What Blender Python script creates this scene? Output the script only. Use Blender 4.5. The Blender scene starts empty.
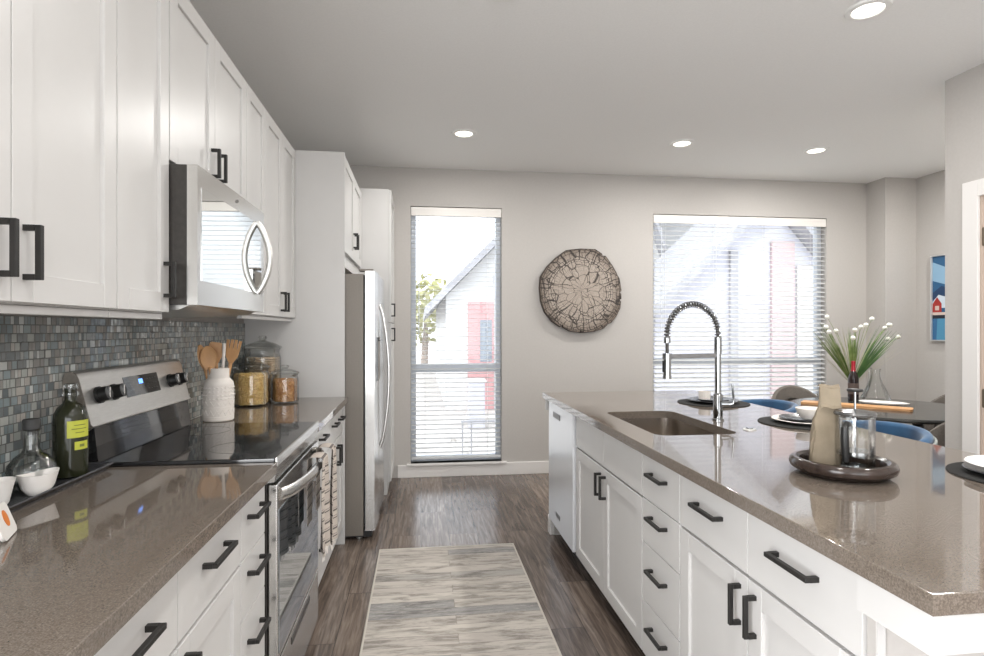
import bpy, bmesh, math, random
from mathutils import Vector, Matrix
PI = math.pi
R = math.radians
random.seed(7)
SC = bpy.context.scene
COL = SC.collection

# ------------------------------------------------------------------ camera
cam_d = bpy.data.cameras.new('camera')
cam = bpy.data.objects.new('camera', cam_d)
COL.objects.link(cam)
cam.location = (0, 0, 1.31)
cam.rotation_euler = (R(90), 0, -math.atan(71 / 570.0))
cam_d.sensor_width = 36.0
cam_d.lens = 570.0 / 984.0 * 36.0
cam_d.shift_y = 1.5 / 984.0
cam_d.clip_start = 0.02
SC.camera = cam

# ------------------------------------------------------------------ view, world, sun, added fill lights
SC.view_settings.view_transform = 'Standard'
SC.view_settings.look = 'None'
SC.view_settings.gamma = 1.0
SC.view_settings.use_curve_mapping = False
SC.view_settings.exposure = 0.12
SC.cycles.use_denoising = True
SC.cycles.max_bounces = 10
SC.cycles.diffuse_bounces = 5
SC.cycles.glossy_bounces = 5
SC.cycles.transmission_bounces = 10
SC.cycles.transparent_max_bounces = 24
SC.cycles.caustics_reflective = False
SC.cycles.caustics_refractive = False
SC.cycles.sample_clamp_indirect = 6.0

world = bpy.data.worlds.new('sky')
SC.world = world
world.use_nodes = True
wb = world.node_tree.nodes['Background']
wb.inputs['Color'].default_value = (0.93, 0.96, 1.0, 1)
wb.inputs['Strength'].default_value = 2.7

def light(name, kind, loc, rot, energy, color=(1, 1, 1), **kw):
    d = bpy.data.lights.new(name, kind)
    d.energy = energy
    d.color = color
    for k, v in kw.items():
        setattr(d, k, v)
    o = bpy.data.objects.new(name, d)
    COL.objects.link(o)
    o.location = loc
    o.rotation_euler = rot
    return o

light('sun', 'SUN', (0, 0, 20), (R(48), 0, R(-28)), 1.0, (1, .96, .9), angle=R(1.5))
# fill light set in an assumed, unseen window wall behind the camera
light('rear_fill_light', 'AREA', (0.9, -3.93, 1.3), (R(106), 0, 0), 65, (0.97, 0.985, 1.0),
      shape='RECTANGLE', size=3.6, size_y=2.2)
# fill light at an added, unseen patio door, to brighten the island fronts
light('added_side_fill_light', 'AREA', (-1.03, -.62, 1.12), (R(90), 0, R(-90)), 118, (0.97, 0.985, 1.0),
      shape='RECTANGLE', size=1.7, size_y=2.0)
LAMP_W = 13.5
LAMP_C = (1.0, 0.98, 0.945)

# ------------------------------------------------------------------ material helpers
def mat(name, col=(.8, .8, .8), rough=.5, metal=0.0, **kw):
    m = bpy.data.materials.new(name)
    m.use_nodes = True
    b = m.node_tree.nodes['Principled BSDF']
    b.inputs['Base Color'].default_value = (*col, 1)
    b.inputs['Roughness'].default_value = rough
    b.inputs['Metallic'].default_value = metal
    for k, v in kw.items():
        b.inputs[k.replace('_', ' ')].default_value = v
    return m

class NT:
    """small node-tree helper"""
    def __init__(s, m):
        s.t = m.node_tree
        s.n = s.t.nodes
        s.b = s.n.get('Principled BSDF')
        s.tc = s.n.new('ShaderNodeTexCoord')
    def new(s, t, **kw):
        n = s.n.new('ShaderNode' + t)
        for k, v in kw.items():
            setattr(n, k, v)
        return n
    def link(s, a, b):
        s.t.links.new(a, b)
    def put(s, sock, v):
        if hasattr(v, 'is_linked') or hasattr(v, 'links'):
            s.link(v, sock)
        else:
            sock.default_value = v
    def mapping(s, scale=(1, 1, 1), rot=(0, 0, 0), loc=(0, 0, 0), src=None):
        n = s.new('Mapping')
        n.inputs['Scale'].default_value = scale
        n.inputs['Rotation'].default_value = rot
        n.inputs['Location'].default_value = loc
        s.link(src or s.tc.outputs['Object'], n.inputs['Vector'])
        return n.outputs[0]
    def noise(s, vec, scale, detail=4, rough=.5, dist=0):
        n = s.new('TexNoise')
        s.link(vec, n.inputs['Vector'])
        n.inputs['Scale'].default_value = scale
        n.inputs['Detail'].default_value = detail
        n.inputs['Roughness'].default_value = rough
        n.inputs['Distortion'].default_value = dist
        return n
    def ramp(s, fac, stops, interp='LINEAR'):
        n = s.new('ValToRGB')
        cr = n.color_ramp
        cr.interpolation = interp
        while len(cr.elements) > 1:
            cr.elements.remove(cr.elements[-1])
        for i, (p, c) in enumerate(stops):
            e = cr.elements[0] if i == 0 else cr.elements.new(p)
            e.position = p
            e.color = (*c, 1) if len(c) == 3 else c
        s.link(fac, n.inputs['Fac'])
        return n.outputs['Color']
    def mix(s, fac, a, b, blend='MIX'):
        n = s.new('MixRGB', blend_type=blend)
        s.put(n.inputs[0], fac)
        for i, v in ((1, a), (2, b)):
            s.put(n.inputs[i], v if hasattr(v, 'links') else (*v, 1))
        return n.outputs[0]
    def math(s, op, a, b=0.0, c=None):
        n = s.new('Math', operation=op)
        s.put(n.inputs[0], a)
        s.put(n.inputs[1], b)
        if c is not None:
            s.put(n.inputs[2], c)
        return n.outputs[0]
    def bump(s, h, strength=.2, dist=.002):
        n = s.new('Bump')
        n.inputs['Strength'].default_value = strength
        n.inputs['Distance'].default_value = dist
        s.link(h, n.inputs['Height'])
        s.link(n.outputs[0], s.b.inputs['Normal'])
    def base(s, c):
        s.link(c, s.b.inputs['Base Color'])

def mottled(name, c1, c2, scale, rough=.5, metal=0, detail=4, stretch=(1, 1, 1), bump=0, **kw):
    m = mat(name, c1, rough, metal, **kw)
    t = NT(m)
    n = t.noise(t.mapping(stretch), scale, detail)
    t.base(t.ramp(n.outputs['Fac'], [(.3, c1), (.7, c2)]))
    if bump:
        t.bump(n.outputs['Fac'], bump)
    return m

def thin_glass(name, tint=(1, 1, 1), rough=0.0, gain=1.0, body=0.0):
    m = bpy.data.materials.new(name)
    m.use_nodes = True
    nt = m.node_tree
    nt.nodes.clear()
    out = nt.nodes.new('ShaderNodeOutputMaterial')
    mx = nt.nodes.new('ShaderNodeMixShader')
    tr = nt.nodes.new('ShaderNodeBsdfTransparent')
    gl = nt.nodes.new('ShaderNodeBsdfGlossy')
    tr.inputs['Color'].default_value = (*tint, 1)
    gl.inputs['Roughness'].default_value = rough
    lw = nt.nodes.new('ShaderNodeLayerWeight')
    lw.inputs['Blend'].default_value = .3
    mu = nt.nodes.new('ShaderNodeMath')
    mu.operation = 'MULTIPLY_ADD'
    nt.links.new(lw.outputs['Fresnel'], mu.inputs[0])
    mu.inputs[1].default_value = gain
    mu.inputs[2].default_value = body
    mu.use_clamp = True
    nt.links.new(mu.outputs[0], mx.inputs[0])
    nt.links.new(tr.outputs[0], mx.inputs[1])
    nt.links.new(gl.outputs[0], mx.inputs[2])
    nt.links.new(mx.outputs[0], out.inputs[0])
    return m

# ------------------------------------------------------------------ materials
M = {}
M['wall'] = mottled('wall_paint', (.47, .447, .424), (.49, .467, .444), 60, .85, bump=.03)
M['ceil'] = mottled('ceiling_paint', (.84, .84, .83), (.87, .87, .86), 90, .9, bump=.25)
M['trim'] = mat('trim_paint', (.74, .72, .70), .4)
M['cab'] = mottled('cabinet_paint', (.60, .59, .578), (.62, .61, .598), 6, .33)
M['gap'] = mat('shadow_gap', (.03, .03, .03), .7)
M['toe'] = mat('toe_kick_black', (.02, .025, .03), .5)
M['pull'] = mottled('dark_bronze', (.014, .013, .012), (.022, .020, .018), 40, .5, .2)
M['steel'] = mottled('brushed_steel', (.62, .61, .59), (.68, .67, .65), 30, .24, 1.0, stretch=(1, 1, 30))
M['steel_dull'] = mottled('satin_steel', (.60, .59, .57), (.66, .65, .63), 30, .33, .9, stretch=(1, 30, 1))
M['fridge_side'] = mottled('fridge_case_grey', (.20, .18, .155), (.23, .205, .18), 120, .45, .3, bump=.05)
M['dark_case'] = mottled('dark_case', (.04, .036, .033), (.055, .05, .045), 60, .3, .2)
M['mirror_glass'] = mat('mirrored_oven_glass', (.80, .82, .82), .03, 1.0)
M['oven_glass'] = mat('oven_door_glass', (.42, .46, .50), .04, .9)
M['black_glass'] = mat('black_glass', (.012, .012, .013), .05, 0, IOR=1.6)
M['black'] = mat('black_plastic', (.010, .010, .010), .4)
M['sink_steel'] = mottled('sink_steel', (.50, .455, .41), (.58, .53, .48), 40, .22, 1.0, stretch=(1, 1, 8))
M['chrome'] = mat('chrome', (.38, .39, .40), .08, 1.0)
M['blind'] = mat('blind_slat', (.83, .83, .82), .5)
_nt = M['blind'].node_tree
_tl = _nt.nodes.new('ShaderNodeBsdfTranslucent'); _tl.inputs['Color'].default_value = (.86, .87, .88, 1)
_mx = _nt.nodes.new('ShaderNodeMixShader'); _mx.inputs[0].default_value = .5
_nt.links.new(_nt.nodes['Principled BSDF'].outputs[0], _mx.inputs[1]); _nt.links.new(_tl.outputs[0], _mx.inputs[2])
_nt.links.new(_mx.outputs[0], _nt.nodes['Material Output'].inputs[0])
M['valance'] = mat('blind_valance', (.80, .77, .73), .45)
M['frame'] = mat('window_frame_vinyl', (.72, .76, .82), .4)
M['pane'] = thin_glass('window_pane', (.97, .985, 1.0), 0, .6)
M['glass'] = thin_glass('clear_glass', (.985, .99, .988), .01, .55, .025)
M['glass_grey'] = thin_glass('lid_glass', (.95, .96, .955), .01, .5, .05)
M['decanter_glass'] = thin_glass('decanter_glass', (.93, .945, .94), .01, .8, .03)
M['ceramic'] = mottled('white_ceramic', (.78, .75, .72), (.82, .79, .76), 20, .35)
M['cream'] = mottled('cream_stoneware', (.74, .69, .64), (.79, .74, .69), 30, .6)
M['plate_dark'] = mottled('charcoal_plate', (.025, .025, .028), (.04, .04, .045), 30, .25)
M['mat_black'] = mottled('woven_black_mat', (.012, .012, .012), (.03, .029, .027), 260, .8, bump=.2, Specular_IOR_Level=.2)
M['tray_wood'] = mottled('dark_tray_wood', (.022, .014, .011), (.045, .03, .024), 14, .2, stretch=(1, 6, 1))
M['tray_in'] = mat('tray_inside', (.02, .018, .018), .3)
M['spoon'] = mottled('utensil_wood', (.50, .26, .11), (.62, .36, .17), 18, .5, stretch=(1, 1, .15))
M['board'] = mottled('board_wood', (.50, .25, .10), (.66, .37, .17), 12, .45, stretch=(1, 8, 8))
M['bag'] = mottled('kraft_paper', (.19, .15, .10), (.27, .22, .155), 16, .7, bump=.5)
M['oil'] = mat('dark_green_bottle', (.022, .024, .012), .06, 0, IOR=1.5)
M['label_y'] = mat('yellow_label', (.50, .52, .06), .5)
M['ink'] = mat('label_ink', (.16, .18, .04), .6)
M['velvet'] = mottled('blue_velvet', (.012, .05, .12), (.035, .12, .24), 9, .75, Sheen_Weight=.3, Sheen_Roughness=.4)
M['velvet_back'] = mottled('grey_upholstery', (.30, .32, .30), (.40, .42, .40), 40, .8)
M['taupe'] = mottled('taupe_fabric', (.115, .10, .087), (.165, .145, .128), 120, .85, bump=.2)
M['tuft'] = mat('tuft_seam', (.05, .043, .038), .9)
M['table'] = mottled('black_table', (.03, .03, .028), (.045, .045, .042), 20, .16)
M['leg_black'] = mat('black_legs', (.02, .02, .022), .4)
M['wine'] = mat('wine_bottle', (.02, .012, .012), .08)
M['foil'] = mat('red_foil', (.42, .01, .03), .35)
M['leaf'] = mottled('grass_green', (.12, .20, .04), (.30, .37, .14), 20, .6)
M['leaf_dark'] = mottled('grass_dark', (.03, .09, .02), (.08, .17, .04), 20, .6)
M['straw'] = mottled('dry_grass', (.45, .42, .26), (.60, .57, .42), 20, .7)
M['pom'] = mottled('white_pompom', (.78, .77, .70), (.85, .84, .78), 120, .9, bump=.5)
M['pasta'] = mottled('dry_pasta', (.66, .40, .11), (.85, .62, .26), 40, .55)
M['granola'] = mottled('granola', (.40, .17, .05), (.68, .38, .16), 40, .6)
M['cracker'] = mottled('crackers', (.55, .39, .24), (.68, .52, .35), 60, .7)
M['press_lid'] = mat('press_lid_steel', (.20, .20, .20), .25, .9)
M['cork'] = mottled('dark_stopper', (.03, .03, .03), (.05, .05, .05), 40, .6)
M['lamp_ring'] = mat('lamp_trim', (.82, .82, .80), .45)
M['hinge'] = mat('hinge_bronze', (.20, .16, .12), .35, .8)
M['orange'] = mat('orange_mark', (.70, .20, .03), .5)
M['plastic_blue'] = mat('display_glow', (.02, .02, .02), .3)

def emit(name, col, strength):
    m = mat(name, col, .5)
    b = m.node_tree.nodes['Principled BSDF']
    b.inputs['Emission Color'].default_value = (*col, 1)
    b.inputs['Emission Strength'].default_value = strength
    return m
M['lamp_on'] = emit('lamp_diffuser_lit', (1.0, .93, .82), 3.5)
M['digit'] = emit('display_digits', (.15, .35, 1.0), 2.0)

def floor_mat():
    m = mat('floor_planks', (.2, .15, .12), .3)
    t = NT(m)
    v = t.mapping((1, 1, 1), (0, 0, R(90)))
    br = t.new('TexBrick')
    br.offset = .37
    br.offset_frequency = 2
    t.link(v, br.inputs['Vector'])
    br.inputs['Color1'].default_value = (0, 0, 0, 1)
    br.inputs['Color2'].default_value = (1, 1, 1, 1)
    br.inputs['Mortar'].default_value = (.5, .5, .5, 1)
    br.inputs['Scale'].default_value = 1.0
    br.inputs['Mortar Size'].default_value = .0012
    br.inputs['Brick Width'].default_value = 1.22
    br.inputs['Row Height'].default_value = .178
    br.inputs['Bias'].default_value = 0
    # grain, shifted from plank to plank
    off = t.new('VectorMath', operation='MULTIPLY_ADD')
    t.link(br.outputs['Color'], off.inputs[0])
    off.inputs[1].default_value = (3.1, 7.3, 0)
    t.link(t.tc.outputs['Object'], off.inputs[2])
    g = t.noise(t.mapping((16, 1.1, 1), src=off.outputs[0]), 3.2, 9, .62, .7)
    g2 = t.noise(t.mapping((5, .9, 1), src=off.outputs[0]), 2.0, 5, .6, .4)
    c = t.ramp(g.outputs['Fac'], [(.30, (.028, .020, .016)), (.48, (.12, .09, .074)), (.70, (.28, .23, .195))])
    c = t.mix(t.math('MULTIPLY', g2.outputs['Fac'], .55), c, (.17, .145, .13))
    tone = t.ramp(br.outputs['Color'], [(0, (.72, .70, .70)), (1, (1.22, 1.18, 1.12))])
    c = t.mix(1.0, c, tone, 'MULTIPLY')
    c = t.mix(br.outputs['Fac'], c, (.03, .022, .018))
    t.base(c)
    t.link(t.ramp(g.outputs['Fac'], [(.3, (.27, .27, .27)), (.7, (.16, .16, .16))]), t.b.inputs['Roughness'])
    t.bump(g.outputs['Fac'], .12, .001)
    return m
M['floor'] = floor_mat()

def quartz_mat():
    m = mat('quartz_counter', (.3, .25, .2), .05, IOR=2.1)
    t = NT(m)
    n = t.noise(t.mapping(), 330, 3, .6)
    n2 = t.noise(t.mapping(), 90, 3, .6)
    c = t.ramp(n.outputs['Fac'], [(.3, (.080, .062, .048)), (.5, (.165, .134, .109)), (.68, (.265, .227, .193))])
    c = t.mix(.35, c, t.ramp(n2.outputs['Fac'], [(.35, (.10, .08, .064)), (.65, (.185, .155, .13))]))
    t.base(c)
    return m
M['quartz'] = quartz_mat()

def tile_mat():
    """mosaic of small glass and stone pieces; rows along z, joints along y"""
    m = mat('mosaic_tile', (.4, .4, .4), .2)
    t = NT(m)
    sep = t.new('SeparateXYZ')
    t.link(t.tc.outputs['Object'], sep.inputs[0])
    y, z = sep.outputs['Y'], sep.outputs['Z']
    row = t.math('FLOOR', t.math('DIVIDE', z, .0232))
    ph = t.math('MULTIPLY', row, 2.37)
    w = t.math('SINE', t.math('ADD', t.math('MULTIPLY', y, 96.0), ph))
    w2 = t.math('SINE', t.math('ADD', t.math('MULTIPLY', y, 41.0), t.math('MULTIPLY', row, 5.1)))
    y2 = t.math('ADD', y, t.math('ADD', t.math('MULTIPLY', w, .0045), t.math('MULTIPLY', w2, .006)))
    comb = t.new('CombineXYZ')
    t.link(y2, comb.inputs[0])
    t.link(z, comb.inputs[1])
    br = t.new('TexBrick')
    br.offset = .43
    t.link(comb.outputs[0], br.inputs['Vector'])
    for k, v in (('Color1', (0, 0, 0, 1)), ('Color2', (1, 1, 1, 1)), ('Mortar', (0, 0, 0, 1)), ('Scale', 1.0),
                 ('Mortar Size', .0013), ('Mortar Smooth', .1), ('Brick Width', .0185), ('Row Height', .0232)):
        br.inputs[k].default_value = v
    c = t.ramp(br.outputs['Color'], [
        (0, (.075, .10, .115)), (.11, (.36, .385, .36)), (.22, (.215, .20, .18)), (.33, (.16, .22, .24)),
        (.44, (.48, .49, .46)), (.54, (.285, .30, .29)), (.64, (.13, .15, .16)), (.73, (.39, .36, .325)),
        (.82, (.20, .26, .275)), (.91, (.58, .61, .60))], 'CONSTANT')
    c = t.mix(.22, c, (.50, .51, .49))
    c = t.mix(br.outputs['Fac'], c, (.13, .13, .125))
    t.base(c)
    r = t.ramp(br.outputs['Color'], [(0, (.06,) * 3), (.2, (.5,) * 3), (.33, (.05,) * 3), (.5, (.45,) * 3), (.62, (.08,) * 3),
                                     (.75, (.5,) * 3), (.85, (.06,) * 3)], 'CONSTANT')
    r = t.mix(br.outputs['Fac'], r, (.8, .8, .8))
    t.link(r, t.b.inputs['Roughness'])
    tilt = t.math('SUBTRACT', t.math('MULTIPLY', br.outputs['Color'], 1.0), t.math('MULTIPLY', br.outputs['Fac'], 1.0))
    t.bump(tilt, .5, .0012)
    return m
M['tile'] = tile_mat()

def rug_mat():
    m = mat('rug_weave', (.6, .55, .5), .95)
    t = NT(m)
    br = t.new('TexBrick')
    br.offset = .37
    br.offset_frequency = 2
    t.link(t.mapping(), br.inputs['Vector'])
    for k, v in (('Color1', (0, 0, 0, 1)), ('Color2', (1, 1, 1, 1)), ('Mortar', (.1, .1, .1, 1)), ('Scale', 1.0),
                 ('Mortar Size', .0014), ('Brick Width', 1.15), ('Row Height', .078)):
        br.inputs[k].default_value = v
    off = t.new('VectorMath', operation='MULTIPLY_ADD')
    t.link(br.outputs['Color'], off.inputs[0])
    off.inputs[1].default_value = (2.7, 0, 4.1)
    t.link(t.tc.outputs['Object'], off.inputs[2])
    n = t.noise(t.mapping((1.6, 8, 1), src=off.outputs[0]), 3.0, 8, .65, .5)
    n2 = t.noise(t.mapping((3, 26, 1), src=off.outputs[0]), 6.0, 6, .7, .8)
    base = t.ramp(br.outputs['Color'], [(0, (.52, .475, .43)), (.25, (.56, .515, .465)), (.5, (.42, .395, .365)), (.7, (.59, .545, .49)), (.88, (.33, .32, .31))], 'CONSTANT')
    patch = t.ramp(n.outputs['Fac'], [(.46, (1, 1, 1)), (.60, (.45, .44, .43))])
    c = t.mix(.85, base, patch, 'MULTIPLY')
    pale = t.ramp(n2.outputs['Fac'], [(.52, (0, 0, 0)), (.60, (1, 1, 1))])
    c = t.mix(t.math('MULTIPLY', pale, .55), c, (.56, .52, .47))
    dark = t.ramp(n2.outputs['Fac'], [(.30, (1, 1, 1)), (.40, (0, 0, 0))])
    c = t.mix(t.math('MULTIPLY', dark, .6), c, (.16, .14, .13))
    c = t.mix(t.math('MULTIPLY', br.outputs['Fac'], .55), c, (.17, .15, .13))
    t.base(c)
    w = t.noise(t.mapping(), 400, 2)
    t.bump(w.outputs['Fac'], .3, .002)
    return m
M['rug'] = rug_mat()
M['rug_edge'] = mat('rug_binding', (.58, .54, .48), .95)

def slice_mat():
    """cracked end grain: rings and radial checks, from the centre of the slice (local x-z plane)"""
    m = mat('end_grain', (.4, .33, .27), .7)
    t = NT(m)
    nz = t.noise(t.mapping(), 9, 4, .6)
    wob = t.new('VectorMath', operation='MULTIPLY_ADD')
    t.link(nz.outputs['Color'], wob.inputs[0])
    wob.inputs[1].default_value = (.05, 0, .05)
    t.link(t.tc.outputs['Object'], wob.inputs[2])
    sh = t.new('VectorMath', operation='SUBTRACT')
    t.link(wob.outputs[0], sh.inputs[0])
    sh.inputs[1].default_value = (.025, 0, .025)
    sep = t.new('SeparateXYZ')
    t.link(sh.outputs[0], sep.inputs[0])
    x, z = sep.outputs['X'], sep.outputs['Z']
    rr = t.math('SQRT', t.math('ADD', t.math('MULTIPLY', x, x), t.math('MULTIPLY', z, z)))
    an = t.math('ARCTAN2', z, x)
    fine = t.math('SINE', t.math('MULTIPLY', rr, 420.0))
    comb = t.new('CombineXYZ')
    t.link(t.math('MULTIPLY', t.math('ADD', an, 3.3), .24), comb.inputs[0])
    t.link(rr, comb.inputs[1])
    def brick(bw, rh, ms, off):
        b = t.new('TexBrick')
        b.offset = off
        t.link(comb.outputs[0], b.inputs['Vector'])
        for k, v in (('Scale', 1.0), ('Mortar Size', ms), ('Mortar Smooth', .2), ('Brick Width', bw), ('Row Height', rh),
                     ('Color1', (0, 0, 0, 1)), ('Color2', (1, 1, 1, 1)), ('Mortar', (0, 0, 0, 1))):
            b.inputs[k].default_value = v
        return b
    vo = t.new('TexVoronoi', feature='DISTANCE_TO_EDGE')
    t.link(t.mapping((10, 11, 1), src=comb.outputs[0]), vo.inputs['Vector'])
    vo.inputs['Scale'].default_value = 1.0
    vo.inputs['Randomness'].default_value = .95
    b1 = brick(.118, .092, .0034, .37)
    b2 = brick(.043, .043, .0022, .41)
    b3 = brick(.2154, 3.0, .0026, 0)
    grain = t.noise(t.mapping((30, 4, 1), src=comb.outputs[0]), 4, 5, .6)
    c = t.ramp(grain.outputs['Fac'], [(.3, (.27, .225, .19)), (.65, (.46, .40, .345))])
    c = t.mix(t.math('MULTIPLY', t.math('ADD', fine, 1.0), .09), c, (.16, .11, .08))
    rim = t.ramp(rr, [(.28, (1, 1, 1)), (.385, (.42, .38, .35))])
    c = t.mix(1.0, c, rim, 'MULTIPLY')
    edge = t.ramp(rr, [(.17, (0, 0, 0)), (.27, (1, 1, 1))])
    dark = (.022, .016, .013)
    c = t.mix(t.math('MULTIPLY', b2.outputs['Fac'], t.math('MULTIPLY', edge, .85)), c, dark)
    crack = t.ramp(vo.outputs['Distance'], [(.012, (1, 1, 1)), (.04, (0, 0, 0))])
    c = t.mix(t.math('MULTIPLY', crack, .92), c, dark)
    c = t.mix(t.math('MULTIPLY', b1.outputs['Fac'], t.math('MULTIPLY', edge, .9)), c, dark)
    c = t.mix(t.math('MULTIPLY', b3.outputs['Fac'], .95), c, dark)
    t.base(c)
    return m
M['slice'] = slice_mat()
M['bark'] = mottled('slice_rim', (.03, .022, .018), (.07, .05, .04), 30, .8, bump=.5)

def towel_mat():
    m = mat('striped_towel', (.7, .6, .5), .9)
    t = NT(m)
    sep = t.new('SeparateXYZ')
    t.link(t.tc.outputs['Object'], sep.inputs[0])
    z = sep.outputs['Z']
    s1 = t.math('FRACT', t.math('MULTIPLY', z, 13.5))
    c = t.ramp(s1, [(0, (.50, .44, .39)), (.30, (.14, .12, .11)), (.36, (.50, .44, .39)), (.44, (.20, .17, .16)), (.47, (.54, .48, .42)),
                    (.70, (.14, .12, .11)), (.80, (.50, .44, .39)), (.86, (.24, .21, .19)), (.89, (.50, .44, .39))], 'CONSTANT')
    t.base(c)
    n = t.noise(t.mapping(), 500, 2)
    t.bump(n.outputs['Fac'], .3, .001)
    return m
M['towel'] = towel_mat()

def chan_mat():
    m = mottled('channel_taupe', (.19, .165, .145), (.27, .24, .21), 120, .85)
    return m

# ------------------------------------------------------------------ mesh helpers
def box(bm, x0, x1, y0, y1, z0, z1, bev=0.0, seg=2):
    vs = [bm.verts.new(p) for p in ((x0, y0, z0), (x1, y0, z0), (x1, y1, z0), (x0, y1, z0),
                                    (x0, y0, z1), (x1, y0, z1), (x1, y1, z1), (x0, y1, z1))]
    fs = [bm.faces.new([vs[i] for i in f]) for f in ((3, 2, 1, 0), (4, 5, 6, 7), (0, 1, 5, 4), (1, 2, 6, 5), (2, 3, 7, 6), (3, 0, 4, 7))]
    if bev:
        es = list({e for f in fs for e in f.edges})
        bmesh.ops.bevel(bm, geom=es, offset=bev, segments=seg, profile=.5, affect='EDGES')

def lathe(bm, prof, seg=32, c=(0, 0, 0), sx=1, sy=1, a0=0, a1=2 * PI):
    full = abs(a1 - a0 - 2 * PI) < 1e-6
    n = seg if full else seg + 1
    rings = []
    for r, z in prof:
        if r < 1e-6:
            rings.append([bm.verts.new((c[0], c[1], c[2] + z))])
        else:
            rings.append([bm.verts.new((c[0] + sx * r * math.cos(a0 + (a1 - a0) * i / seg), c[1] + sy * r * math.sin(a0 + (a1 - a0) * i / seg), c[2] + z)) for i in range(n)])
    for a, b in zip(rings, rings[1:]):
        for i in range(seg):
            j = (i + 1) % n
            if len(a) == 1 and len(b) == 1:
                continue
            if len(a) == 1:
                bm.faces.new((a[0], b[j], b[i]))
            elif len(b) == 1:
                bm.faces.new((a[i], a[j], b[0]))
            else:
                bm.faces.new((a[i], a[j], b[j], b[i]))

def tube(bm, pts, rad, seg=10, caps=True, flat=1.0):
    pts = [Vector(p) for p in pts]
    n = len(pts)
    rads = rad if isinstance(rad, (list, tuple)) else [rad] * n
    tan = []
    for i in range(n):
        a = pts[max(0, i - 1)]
        b = pts[min(n - 1, i + 1)]
        tan.append((b - a).normalized())
    up = Vector((0, 0, 1)) if abs(tan[0].z) < .9 else Vector((0, 1, 0))
    nrm = (up - tan[0] * up.dot(tan[0])).normalized()
    rings = []
    for i in range(n):
        nrm = (nrm - tan[i] * nrm.dot(tan[i])).normalized()
        bi = tan[i].cross(nrm)
        rings.append([bm.verts.new(pts[i] + rads[i] * (math.cos(2 * PI * k / seg) * nrm + flat * math.sin(2 * PI * k / seg) * bi)) for k in range(seg)])
    for a, b in zip(rings, rings[1:]):
        for k in range(seg):
            l = (k + 1) % seg
            bm.faces.new((a[k], a[l], b[l], b[k]))
    if caps:
        bm.faces.new(rings[0][::-1])
        bm.faces.new(rings[-1])

def prism(bm, poly, fn0, fn1):
    """closed prism between two maps of a 2-D outline"""
    a = [bm.verts.new(fn0(*p)) for p in poly]
    b = [bm.verts.new(fn1(*p)) for p in poly]
    n = len(poly)
    for i in range(n):
        j = (i + 1) % n
        bm.faces.new((a[i], a[j], b[j], b[i]))
    bm.faces.new(a[::-1])
    bm.faces.new(b)

def rrect(x0, x1, y0, y1, r, k=6):
    out = []
    for cx, cy, a in ((x1 - r, y1 - r, 0), (x0 + r, y1 - r, 90), (x0 + r, y0 + r, 180), (x1 - r, y0 + r, 270)):
        for i in range(k + 1):
            t = R(a + 90 * i / k)
            out.append((cx + r * math.cos(t), cy + r * math.sin(t)))
    return out

def sheet(bm, grid):
    """quad grid of points -> faces"""
    vs = [[bm.verts.new(p) for p in row] for row in grid]
    for a, b in zip(vs, vs[1:]):
        for i in range(len(a) - 1):
            bm.faces.new((a[i], a[i + 1], b[i + 1], b[i]))
    return vs

def solid(bm, dist):
    bmesh.ops.recalc_face_normals(bm, faces=bm.faces)
    bmesh.ops.solidify(bm, geom=bm.faces[:], thickness=dist)

def obj(name, bm, material, parent=None, smooth=True, angle=35, loc=None):
    bmesh.ops.recalc_face_normals(bm, faces=bm.faces)
    if smooth:
        for f in bm.faces:
            f.smooth = True
        for e in bm.edges:
            if len(e.link_faces) == 2 and e.calc_face_angle(0) > R(angle):
                e.smooth = False
    me = bpy.data.meshes.new(name)
    bm.to_mesh(me)
    bm.free()
    for mm in (material if isinstance(material, (list, tuple)) else [material]):
        me.materials.append(M[mm] if isinstance(mm, str) else mm)
    o = bpy.data.objects.new(name, me)
    COL.objects.link(o)
    if smooth:
        wn = o.modifiers.new('weighted_normals', 'WEIGHTED_NORMAL')
        wn.keep_sharp = True
        wn.weight = 90
    if parent:
        o.parent = parent
    if loc:
        o.location = loc
    return o

def BM():
    return bmesh.new()

def tag(o, label, cat, group=None, kind=None):
    o['label'] = label
    o['category'] = cat
    if group:
        o['group'] = group
    if kind:
        o['kind'] = kind
    return o

def thing(name, label, cat, loc=(0, 0, 0), rz=0.0, group=None):
    o = bpy.data.objects.new(name, None)
    COL.objects.link(o)
    o.empty_display_size = .05
    o.location = loc
    o.rotation_euler = (0, 0, rz)
    return tag(o, label, cat, group)

def struct(name, bm, material, parent=None, smooth=False):
    o = obj(name, bm, material, parent, smooth)
    if not parent:
        o['kind'] = 'structure'
    return o

def dup(root, loc, rz, label, group=None):
    kids = {}
    for o in bpy.data.objects:
        if o.parent:
            kids.setdefault(o.parent, []).append(o)
    def rec(o, par):
        c = o.copy()
        COL.objects.link(c)
        if par:
            c.parent = par
        for ch in kids.get(o, []):
            rec(ch, c)
        return c
    r = rec(root, None)
    r.location = loc
    r.rotation_euler = (0, 0, rz)
    r['label'] = label
    if group:
        r['group'] = group
    return r

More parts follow.
